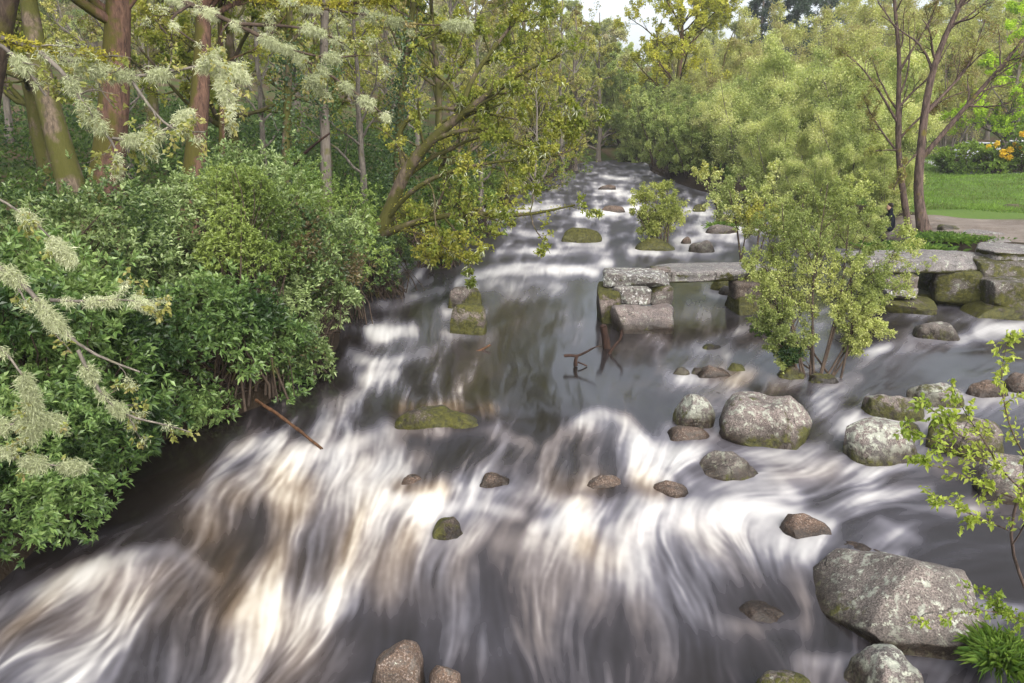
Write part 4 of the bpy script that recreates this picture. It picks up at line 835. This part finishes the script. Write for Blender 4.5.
bt = [pl([(910, 236, dB + 1.4), (904, 200, dB + 1.4), (898, 155, dB + 1.4), (898, 110, dB + 1.4), (900, 60, dB + 1.4), (895, 10, dB + 1.4), (890, -60, dB + 1.4)], .12, .035, 20),
      pl([(897, 122, dB + 1.4), (880, 92, dB + 1.2), (858, 62, dB + 1), (835, 48, dB + 1)], .045, .012, 12), pl([(898, 153, dB + 1.4), (882, 132, dB + 1.6), (868, 110, dB + 1.7), (864, 96, dB + 1.7)], .04, .012, 12),
      pl([(898, 140, dB + 1.4), (915, 122, dB + 1.2), (940, 100, dB + 1), (975, 88, dB + 1)], .045, .012, 12), pl([(899, 72, dB + 1.4), (912, 50, dB + 1.4), (930, 22, dB + 1.4), (945, -20, dB + 1.4)], .045, .012, 12), pl([(898, 150, dB + 1.4), (880, 150, dB + 1.2), (868, 152, dB + 1)], .025, .01, 8)]
make_tree(62, 'birch_tree', 'slimmer dark birch, left of the pair beside the path', 'birch', at(908, dB + 1.4), trunk_pts=bt, **br)
# bright tree and hedge beyond the lawn
make_tree(63, 'lime_tree', 'bright lime-green tree beyond the lawn at the upper right', 'tree', at(1000, 58), h=10, r0=.2, first=.1, n1=24, a1=1.0, len1=.42, per=26, bark=M_bark_grey, lsz=.13, lw=.055, cols=[(.14, .21, .015), (.23, .32, .025), (.3, .38, .04)], spread=.08)
make_tree(64, 'bare_tree', 'brown-budded tree at the right frame edge above the hedge', 'tree', at(1055, 50), h=11, r0=.2, first=.2, n1=20, a1=.9, per=8, bark=M_twig_pale, cols=BR_, lsz=.1, lw=.04)
GH = 'rhododendron bushes beyond the lawn'
for i, (px, d, rr, lb) in enumerate([(955, 52, 1.15, 'green rhododendron bush without flowers, nearest the road bend'), (990, 50, 1.4, 'rhododendron bush with a few yellow flower heads'), (1030, 49, 1.9, 'rhododendron bush at the right frame edge with the most yellow flowers')]):
    b0 = np.array(at(px, d)); c = b0 + np.array([0, 0, rr * .6])
    o = shrub(66 + i, 'rhododendron', lb, b0, [(c, rr * np.array([1.3, 1, .8]))], 900, 8, .17, .05, [(.05, .08, .02), (.09, .14, .025), (.14, .19, .035)], M_leaf, group=GH)
    if i:
        r = np.random.default_rng(i); k = 4 + 5 * i; a = r.uniform(-2.6, -.5, k); e = r.uniform(.2, 1.2, k)
        cc = c + rr * np.stack([1.3 * np.cos(a) * np.cos(e), np.sin(a) * np.cos(e), .85 * np.sin(e)], -1)
        for c1 in cc:
            q = c1 + np.clip(r.normal(size=(70, 3)) * .07, -.12, .12); D = unit(r.normal(size=q.shape)); Nn = unit(np.cross(D, r.normal(size=q.shape)))
            V, F = leaf_geo(q, D, Nn, np.full(len(q), .13), np.full(len(q), .06)); part('flower_head', (V, F, np.tile((.72, .5, .04), (len(V), 1))), M_leaf, o)
# conifers
def conifer(seed, label, loc, h):
    r = np.random.default_rng(seed); loc = np.array(loc, float); n = 12; t = np.linspace(0, 1, n)
    tp = (loc + np.stack([0 * t, 0 * t, t * h], -1))[None]; tr = (.3 * (1 - .93 * t))[None]
    A, RA = sprout(r, tp, tr, 70, .12, .99, .26, 1.5, 7, .06, (0, 0, -.03), .3, tdec=.92)
    B_, RB = sprout(r, A, RA, 9, .2, 1, .35, .8, 4, .1, (0, 0, -.02), .5)
    o = root('conifer', label, 'conifer', loc, 'dark conifers on the skyline')
    part('trunk', cat_geo([tubes(tp, tr, 8), tubes(A, RA, 4)]), M_bark_grey, o, True)
    part('crown', cat_geo([leaves_on(r, B_, 14, .5, .06, CON, .06, .2), leaves_on(r, A, 20, .45, .06, CON, .06, .2)]), M_leaf, o)
    return o
cf = conifer(71, 'open dark conifer standing against the sky right of the big oak', at(752, 104), 18)
copy_tree(cf, 'denser dark conifer right of the open one on the skyline', at(786, 100), 2.0, 1.05); copy_tree(cf, 'conifer further right, half hidden by the willows', at(812, 112), 4.0, .95)
# trees on the valley sides
GF = 'distant trees on the valley sides'
r = np.random.default_rng(9)
far = [make_tree(81, 'distant_tree', 'distant bare-twigged grey tree on the wooded valley side', 'tree', at(606, 96), h=10, first=.1, n1=20, a1=.9, len1=.4, len2=.5, n2=6, n3=5, per=14, bark=M_twig_pale, cols=[(.2, .175, .12), (.24, .225, .125), (.23, .24, .12)], lsz=.2, lw=.07, spread=.12, group=GF)[0],
       make_tree(82, 'distant_tree', 'distant tree in thin green leaf on the wooded valley side', 'tree', at(575, 92), h=10, first=.06, n1=22, a1=1.0, len1=.36, n2=6, n3=5, per=30, bark=M_bark_grey, cols=[(.13, .155, .06), (.2, .215, .09), (.25, .26, .12)], lsz=.2, lw=.08, spread=.15, group=GF)[0]]
k = 0
for row, (d0, cnt) in enumerate([(84, 17), (96, 20), (110, 21), (128, 22), (150, 20)]):
    for j in range(cnt):
        px = -60 + 1180 * (j + .5 * (row % 2) + r.uniform(-.25, .25)) / cnt; d = d0 + r.uniform(-5, 5)
        if 612 < px < 672 and d > 96: continue
        if 735 < px < 800 and d > 90: continue
        src = far[int(r.random() < .55)]
        copy_tree(src, src['label'], at(px, d), r.uniform(0, 6.28), r.uniform(.8, 1.15) * (.75 if 590 < px < 830 else 1)); k += 1
# undergrowth of the wood and grass of the lawn: nobody could count it
def ground_leaves(name, seed, n, xf, yr, cols, L, Wd, mat, up, hmax, label=None):
    r = np.random.default_rng(seed); y = yr[0] + (yr[1] - yr[0]) * r.random(n) ** 1.5; x = xf(r, y)
    m = noise2(x * .45 + 9, y * .45) > .33 if hmax > .3 else np.ones(n, bool); x, y = x[m], y[m]; n = len(x)
    z = terrain(x, y) + hmax * r.random(n) ** 2 * (.4 + noise2(x * .6, y * .6))
    C = np.stack([x, y, z], -1); D = unit(r.normal(size=(n, 3)) * (1 - up) + UPV * up); rn = r.normal(size=(n, 3)); Nn = unit(rn - (rn * D).sum(-1, keepdims=True) * D)
    s = .7 + y / 50
    V, F = leaf_geo(C, D, Nn, L * r.uniform(.6, 1.3, n) * s, Wd * s, .2)
    o = link(name, mk_mesh(name, V, F, mat, tint=np.repeat(leaf_cols(r, C, cols), 4, 0)))
    return tag(o, kind='stuff')
ground_leaves('undergrowth', 1, 110000, lambda r, y: xl(y) - .3 - 26 * r.random(len(y)) ** 1.3, (11, 62), [(.012, .026, .008), (.03, .055, .012), (.055, .085, .02)], .13, .04, M_leaf, .35, 1.3)
ground_leaves('lawn_grass', 2, 70000, lambda r, y: xr(y) + 1.4 + 32 * r.random(len(y)), (31.5, 58), [(.07, .09, .025), (.075, .13, .025), (.11, .17, .035)], .10, .012, M_leaf, .8, .05)
for nm, a_, b_ in (('lawn_grass',) * 3,): pass
# remove blades standing on the path and road is not needed: both lie above the turf; tufts at the bank edge
def tussock(seed, label, c, rad, n, L, cols=((.03, .06, .012), (.06, .105, .02), (.10, .145, .03)), wd=.008, group=None, name='grass_tussock'):
    r = np.random.default_rng(seed); c = np.array(c, float)
    C = c + np.stack([r.normal(size=n) * rad * .5, r.normal(size=n) * rad * .5, 0 * r.random(n)], -1)
    D = unit(r.normal(size=(n, 3)) * .45 + UPV * .8 + (C - c) * .9 / max(rad, .05)); rn = r.normal(size=(n, 3)); Nn = unit(rn - (rn * D).sum(-1, keepdims=True) * D)
    V, F = leaf_geo(C, D, Nn, L * r.uniform(.5, 1.2, n), np.full(n, wd), .35)
    o = link(name, mk_mesh(name, V - c, F, M_leaf, tint=np.repeat(leaf_cols(r, C, cols), 4, 0)), None, c)
    return tag(o, label, 'grass tuft', group)
GG_ = 'grass tufts on the right bank'
for i, (px, py, z, rad, n, L, lb) in enumerate([(918, 252, 1.0, .7, 1400, .4, 'lush grass tuft on the bank end of the slab below the birches'), (944, 238, 1.0, .8, 1000, .28, 'grass tuft around the brown mossy rock by the birch'), (985, 240, 1.0, .5, 500, .2, 'grass tuft between the pale path rocks'),
     (985, 214, 1.0, 1.2, 1500, .3, 'grass tuft left of the lichened lawn rock'), (898, 250, .9, .7, 900, .4, 'long grass hanging over the channel behind the layered pier'), (742, 284, .3, .35, 500, .35, 'bright green fern tuft under the slab'), (722, 226, .6, .4, 300, .3, 'grass tuft on the islet behind the slab'), (1002, 655, -.25, .22, 1300, .24, 'bright grass tussock beside the largest boulder'), (1010, 262, .95, .4, 300, .15, 'short grass on top of the abutment')]):
    tussock(100 + i, lb, W(px, py, z), rad, n, L, wd=.006 + .0007 * float(W(px, py, z)[1]), group=GG_)
# ---------------------------------------------------- near left: lichen-hung tree whose trunk stands just outside the frame
LC = [(.165, .18, .105), (.24, .255, .165), (.32, .33, .235)]
def near_tree(seed, name, label, loc, limbs, bark, moss_limbs=(), leaf_per=5, per_m=12000, lsz=.034, lw=.012, cols=None, n1=7):
    r = np.random.default_rng(seed); geo = []; fz = []; lf = []; mo = []
    for k, (p, q) in enumerate(limbs):
        geo.append(tubes(p, q, 8))
        if k == 0: continue
        A, RA = sprout(r, p, q, n1, .15, 1, .3, .8, 8, .22, (0, 0, -.01), .5, length=.34); geo.append(tubes(A, RA, 5))
        B_, RB = sprout(r, A, RA, 4, .3, 1, .5, .8, 5, .25, (0, 0, 0), .6); geo.append(tubes(B_, RB, 3))
        Lm = np.linalg.norm(np.diff(p[0], axis=0), axis=1).sum()
        if k in moss_limbs: mo.append(fuzz(r, p, int(2600 * Lm), .035, .005, [(.10, .10, .015), (.2, .18, .03)], .02, 0, .2))
        else: fz.append(fuzz(r, p, int(per_m * Lm), .036, .0019, LC, .017, .8, .45))
        fz.append(fuzz(r, A, 420, .026, .002, LC, .016, .3, .52)); fz.append(fuzz(r, B_, 40, .025, .002, LC, .006, .3, .58))
        lf.append(leaves_on(r, B_, leaf_per, lsz, lw, cols or [(.16, .13, .06), (.14, .16, .04), (.22, .2, .08)], .008, .3, .5))
    o = root(name, label, 'tree', loc)
    part('trunk', cat_geo(geo), bark, o, True); part('lichen', cat_geo(fz), M_fuzz, o); part('crown', cat_geo(lf), M_leaf, o)
    if mo: part('moss', cat_geo(mo), M_fuzz, o)
    return o
d = 5.2
tb = P(-190, 700, 4.6)
L1 = [pl([(-230, 900, 4.6), (-215, 500, 4.7), (-200, 200, 4.8), (-190, -60, 4.8), (-180, -300, 4.9)], .2, .1, 14),
      pl([(-200, 90, 4.8), (-90, 20, 5), (0, 38, 5.2), (28, 68, 5.2), (46, 96, 5.2)], .03, .008, 14),
      pl([(0, 38, 5.2), (50, 52, 5.4), (85, 57, 5.5), (118, 56, 5.6)], .018, .008, 10),
      pl([(40, 52, 5.3), (72, 80, 5.3), (84, 110, 5.3), (112, 138, 5.3), (122, 165, 5.3)], .016, .006, 12),
      pl([(60, 58, 5.4), (95, 70, 5.5), (135, 78, 5.6), (170, 72, 5.7), (215, 62, 5.8), (246, 78, 5.9)], .016, .005, 14),
      pl([(130, 78, 5.6), (150, 108, 5.5), (172, 132, 5.5), (205, 132, 5.5)], .012, .005, 10),
      pl([(215, 62, 5.8), (225, 88, 5.8), (232, 112, 5.8)], .01, .004, 8),
      pl([(-200, 230, 4.8), (-90, 240, 4.9), (0, 262, 5), (28, 284, 5), (50, 318, 5), (78, 350, 5), (112, 362, 5.1), (140, 372, 5.1)], .03, .006, 16),
      pl([(78, 350, 5), (90, 375, 5), (104, 400, 5), (130, 418, 5.1), (165, 424, 5.1), (190, 432, 5.2)], .014, .004, 14),
      pl([(50, 300, 5), (90, 302, 5.1), (125, 298, 5.2), (152, 306, 5.3)], .012, .004, 10),
      pl([(-200, 330, 4.8), (-80, 380, 4.8), (0, 436, 4.8), (22, 428, 4.8), (42, 408, 4.8), (60, 420, 4.9)], .02, .005, 12)]
L1 += [pl([(-200, 250, 4.8), (-60, 300, 4.8), (8, 350, 4.8), (38, 395, 4.8), (32, 442, 4.8)], .016, .004, 14), pl([(-200, 380, 4.8), (-50, 425, 4.8), (0, 455, 4.8), (46, 468, 4.8), (84, 466, 4.9)], .014, .004, 14),
       pl([(-200, 150, 4.8), (-40, 178, 4.9), (12, 205, 5), (42, 226, 5), (72, 262, 5)], .016, .004, 14), pl([(112, 138, 5.3), (140, 142, 5.4), (168, 128, 5.5), (190, 112, 5.6)], .01, .004, 10)]
near_tree(91, 'lichen_tree', 'lichen-covered tree reaching in from the left edge with pale furry boughs', tb, L1, M_twig_pale, moss_limbs=(2,))
L2 = [pl([(-40, 420, 9.5), (-20, 120, 9.3), (20, -60, 9), (60, -300, 9)], .18, .08, 12),
      pl([(20, -60, 9), (120, -25, 8.2), (190, 5, 7.6), (240, 24, 7.4), (285, 50, 7.3), (330, 72, 7.3), (362, 96, 7.3), (388, 118, 7.3)], .045, .007, 18),
      pl([(240, 24, 7.4), (290, 26, 7.4), (325, 32, 7.5), (352, 50, 7.5)], .018, .005, 12),
      pl([(190, 5, 7.6), (165, 20, 7.4), (190, 40, 7.4), (215, 52, 7.4)], .014, .005, 10),
      pl([(300, 58, 7.3), (312, 72, 7.3), (320, 92, 7.3)], .01, .004, 8),
      pl([(285, 48, 7.3), (330, 60, 7.3), (372, 52, 7.4), (398, 66, 7.4)], .012, .004, 10),
      pl([(120, -25, 8.2), (220, -14, 8), (300, 6, 8), (360, 4, 8), (396, -4, 8)], .03, .012, 14),
      pl([(300, 6, 8), (350, 12, 8), (420, 26, 8), (470, 24, 8)], .012, .004, 12)]
near_tree(92, 'lichen_tree', 'second lichen-hung tree whose drooping bough hangs in from the top edge', P(-40, 420, 9.5), L2, M_twig, moss_limbs=(6,), per_m=11000)
# ---------------------------------------------------- near right: leafy sapling
d = 5.6
L3 = [pl([(1075, 720, 6), (1045, 640, 5.8), (1024, 585, 5.7), (1008, 545, 5.6), (1006, 520, 5.6), (1022, 490, 5.6), (1040, 440, 5.6), (1060, 380, 5.6)], .018, .008, 18),
      pl([(1008, 530, 5.6), (985, 520, 5.5), (955, 508, 5.4), (925, 490, 5.4)], .007, .002, 10), pl([(1022, 490, 5.6), (1000, 470, 5.5), (985, 440, 5.5), (965, 415, 5.5), (950, 380, 5.5)], .008, .002, 12),
      pl([(1030, 465, 5.6), (1010, 430, 5.6), (1003, 400, 5.6), (1000, 365, 5.7), (1012, 330, 5.7)], .007, .002, 12), pl([(1000, 470, 5.5), (960, 450, 5.4), (925, 440, 5.4), (905, 425, 5.4)], .006, .002, 10),
      pl([(1022, 500, 5.6), (990, 490, 5.5), (955, 470, 5.4), (915, 462, 5.4)], .006, .002, 10), pl([(1040, 630, 5.8), (1000, 610, 5.6), (960, 612, 5.5), (925, 622, 5.4)], .006, .002, 10), pl([(1045, 640, 5.8), (1020, 620, 5.7), (990, 600, 5.6), (970, 585, 5.6)], .006, .002, 10),
      pl([(1012, 545, 5.6), (1030, 520, 5.4), (1020, 470, 5.2), (1032, 420, 5.2)], .006, .002, 10), pl([(985, 440, 5.5), (960, 440, 5.4), (935, 410, 5.4), (915, 400, 5.3)], .005, .002, 10)]
r = np.random.default_rng(77); geo = [tubes(p, q, 7) for p, q in L3]; lf = []
for p, q in L3[1:]:
    A, RA = sprout(r, p, q, 14, .15, 1, .4, .7, 6, .15, (0, 0, .02), .6, length=.22); geo.append(tubes(A, RA, 4))
    lf.append(leaves_on(r, A, 13, .046, .014, [(.10, .14, .02), (.17, .21, .035), (.24, .27, .06)], .012, .5, .2)); lf.append(leaves_on(r, p, 26, .05, .014, [(.14, .18, .03), (.24, .27, .06)], .012, .5, .3))
o = root('leafy_sapling', 'bright yellow-green leafy sapling with a crooked dark stem at the right edge', 'sapling', P(1075, 720, 6))
part('trunk', cat_geo(geo), M_bark_birch, o, True); part('crown', cat_geo(lf), M_leaf, o)

# ---------------------------------------------------- driftwood
M_wetwood = bark_mat('wet_dead_wood', (.045, .025, .018), (.018, .011, .009), (.08, .07, .02), .1)
M_drywood = bark_mat('stripped_wood', (.12, .06, .03), (.055, .03, .017), (.2, .16, .05), .0)
def wood(name, label, polys, mat, k=9, cat='driftwood', leaf=None):
    n0 = polys[0][0][0, 0]
    V, F, _ = cat_geo([tubes(p, q, k) for p, q in polys]); V = V + .012 * (noise3(V * 30) - .5)[:, None]
    o = link(name, mk_mesh(name, V - n0, F, mat, True), None, n0); return tag(o, label, cat)
y0 = float(W(606, 348)[1])
wood('snag', 'short dark stump of driftwood sticking straight up beside the pier', [pl([(607, 352, y0), (606, 340, y0), (603, 326, y0 - .05)], .085, .07, 10), pl([(603, 326, y0 - .05), (602.6, 324.5, y0 - .05), (602.6, 324, y0 - .05)], .07, .005, 6)], M_wetwood)
wood('twig', 'slender curved twig with a few green buds standing right of the stump', [pl([(608, 357, y0 - .4), (613, 347, y0 - .4), (620, 340, y0 - .35), (621.5, 330, y0 - .35)], .035, .012, 12), pl([(620, 340, y0 - .35), (623, 334, y0 - .35), (623, 328, y0 - .35)], .012, .006, 6)], M_wetwood)
yb = float(W(576, 366)[1])
wood('branch', 'forked dead branch lying half sunk left of the stump', [pl([(564, 356, yb), (571, 355, yb), (577, 357, yb), (584, 353, yb), (590, 350, yb)], .03, .02, 10), pl([(576, 366, yb), (575, 361, yb), (577, 356, yb)], .04, .03, 6), pl([(578, 362, yb), (585, 365, yb), (587, 366, yb)], .02, .01, 6), pl([(590, 350, yb), (595, 347, yb), (600, 346, yb)], .02, .008, 6)], M_wetwood)
yl = float(W(318, 448)[1])
wood('log', 'long thin orange-brown log slanting from the left bank into the rapids', [pl([(256, 400, yl + 1.0), (280, 416, yl + .6), (300, 431, yl + .25), (322, 449, yl - .05)], .027, .02, 14)], M_drywood, cat='log')
ys = float(W(478, 352)[1])
wood('stick', 'short pale brown stick floating below the mossy stone blocks', [pl([(468, 355, ys), (480, 351, ys + .1), (490, 345, ys + .2)], .035, .02, 8)], M_drywood)
# bare twigs in the bank at left
wood('dead_stem', 'bare dead stem leaning right above the shrubs behind the bank corner', [pl([(287, 172, 19), (305, 153, 18.5), (320, 140, 18), (330, 133, 18)], .05, .02, 12)], M_wetwood)

# ---------------------------------------------------- cars glimpsed beyond the trees
def car(label, px, d, col, rz):
    x, y, z = at(px, d); b = NB('car_paint'); pm = b.done(b.bsdf(col, .25, .5)); b = NB('car_glass'); gm = b.done(b.bsdf((.02, .025, .03), .1, .6)); b = NB('tyre_rubber'); tm = b.done(b.bsdf((.02, .02, .02), .8, .2))
    o = root('parked_car', label, 'car', (x, y, z), 'cars parked beyond the trees')
    def loft(name, prof, hw, mat, inset=0.0):
        pr = np.array(prof); n = len(pr); V = []
        for s, k in ((-1, 1 - inset), (-1, 1), (1, 1), (1, 1 - inset)):
            pass
        ws = [-hw, -hw * .92, hw * .92, hw]; sc = [.94, 1, 1, .94]; cz = pr.mean(0)
        V = np.concatenate([np.stack([(pr[:, 0] - cz[0]) * k + cz[0], np.full(n, w), (pr[:, 1] - cz[1]) * k + cz[1]], -1) for w, k in zip(ws, sc)])
        me = bpy.data.meshes.new(name); F = [[a * n + i, a * n + (i + 1) % n, (a + 1) * n + (i + 1) % n, (a + 1) * n + i] for a in range(3) for i in range(n)] + [list(range(n))[::-1], list(range(3 * n, 4 * n))]
        me.from_pydata([tuple(v) for v in V], [], F); me.materials.append(mat); return link(name, me, o)
    loft('body', [(-2.1, .3), (-2.15, .75), (-1.9, .95), (-.9, 1.0), (1.0, 1.0), (1.95, .85), (2.1, .6), (2.1, .3)], .85, pm)
    loft('roof', [(-1.55, 1.4), (-1.45, 1.46), (.2, 1.46), (.35, 1.4)], .66, pm)
    loft('window', [(-1.85, .985), (-1.5, 1.41), (.3, 1.41), (1.0, .985)], .72, gm)
    for wx in (-1.3, 1.35):
        for wy in (-.8, .8):
            me = bpy.data.meshes.new('wheel'); bm = bmesh.new(); bmesh.ops.create_cone(bm, cap_ends=True, segments=20, radius1=.32, radius2=.32, depth=.2); bmesh.ops.rotate(bm, matrix=__import__('mathutils').Matrix.Rotation(math.pi / 2, 3, 'X'), verts=bm.verts); bm.to_mesh(me); bm.free(); me.materials.append(tm)
            link('wheel', me, o, (wx, wy, .32))
    o.rotation_euler[2] = rz
car('white parked car at the upper right edge behind the flowering rhododendron', 1019, 60, (.75, .76, .8), .2)
car('pale parked car seen through a gap left of the flowering rhododendron', 982, 62, (.7, .72, .78), .1)
car('blue parked car glimpsed through the pale willows', 763, 62, (.05, .16, .4), .0)
# ---------------------------------------------------- person sitting at the water behind the willow bush
def person():
    x0, y0 = 13.15, 28.0; z0 = float(zlev(28.0)) + .12
    o = root('person', 'person in dark clothing sitting by the water behind the willow bush', 'person', (x0, y0, z0))
    J = [(0, 0, .42), (0, 0, .62), (-.03, 0, .85), (-.05, 0, .96), (-.07, 0, 1.06), (-.09, 0, 1.16),   # pelvis..head
         (-.02, -.1, .42), (-.42, -.11, .48), (-.38, -.12, .08), (-.5, -.13, .05), (-.02, .1, .42), (-.44, .11, .5), (-.42, .12, .08), (-.54, .13, .05),
         (-.05, -.2, .85), (-.1, -.25, .58), (-.34, -.1, .55), (-.05, .2, .85), (-.1, .25, .58), (-.34, .08, .55)]
    E_ = [(0, 1), (1, 2), (2, 3), (3, 4), (4, 5), (0, 6), (6, 7), (7, 8), (8, 9), (0, 10), (10, 11), (11, 12), (12, 13), (2, 14), (14, 15), (15, 16), (2, 17), (17, 18), (18, 19)]
    Rd = [.16, .16, .17, .075, .1, .09, .11, .075, .05, .045, .11, .075, .05, .045, .075, .05, .045, .075, .05, .045]
    me = bpy.data.meshes.new('person_body'); me.from_pydata(J, E_, []); ob = link('body', me, o); sk = ob.modifiers.new('skin', 'SKIN'); ob.modifiers.new('sub', 'SUBSURF').levels = 1
    for v, rr in zip(me.skin_vertices[0].data, Rd): v.radius = (rr, rr)
    me.skin_vertices[0].data[0].use_root = True
    b = NB('dark_jacket'); b_m = b.done(b.bsdf((.012, .014, .022), .8, .2)); me.materials.append(b_m)
    b = NB('skin'); sk_m = b.done(b.bsdf((.5, .3, .22), .6, .3)); b = NB('dark_hair'); hr_m = b.done(b.bsdf((.02, .014, .01), .7, .3))
    link('face', rock_mesh(.15, .16, .22, .0, 2.2, 5, sk_m, 0, .1, 0, False), o, (-.13, 0, 1.03)); link('hair', rock_mesh(.2, .2, .16, .0, 2.2, 6, hr_m, 0, .3, 0, False), o, (-.08, 0, 1.14))
    for s in (-1, 1): link('hand', rock_mesh(.16, .08, .07, 0, 2.4, 7, sk_m, 0, .4, 0, False), o, (-.41, s * .06, .52))
    rock_o = link('seat_rock', rock_mesh(.7, .7, .36, .5, 2.8, 44, M_gran, 6, 1, .1, False), None, (x0 + .05, y0, z0)); tag(rock_o, 'low rock under the sitting person at the water edge', 'rock')
person()

# ---------------------------------------------------- damp valley air
def haze(density):
    x0, x1, y0, y1, z0_, z1 = -230, 230, -30, 440, -3.0, 75.0
    V = [(x, y, z) for z in (z0_, z1) for y in (y0, y1) for x in (x0, x1)]
    F = [(0, 2, 3, 1), (4, 5, 7, 6), (0, 1, 5, 4), (2, 6, 7, 3), (0, 4, 6, 2), (1, 3, 7, 5)]
    m = bpy.data.materials.new('valley_air'); m.use_nodes = True; t = m.node_tree; t.nodes.clear()
    o = t.nodes.new('ShaderNodeOutputMaterial'); v = t.nodes.new('ShaderNodeVolumePrincipled'); v.inputs['Color'].default_value = (.93, .95, 1, 1); v.inputs['Density'].default_value = density; v.inputs['Anisotropy'].default_value = .2
    t.links.new(v.outputs[0], o.inputs['Volume'])
    tag(link('haze', mk_mesh('haze', V, F, m)), kind='stuff')
haze(.0006)
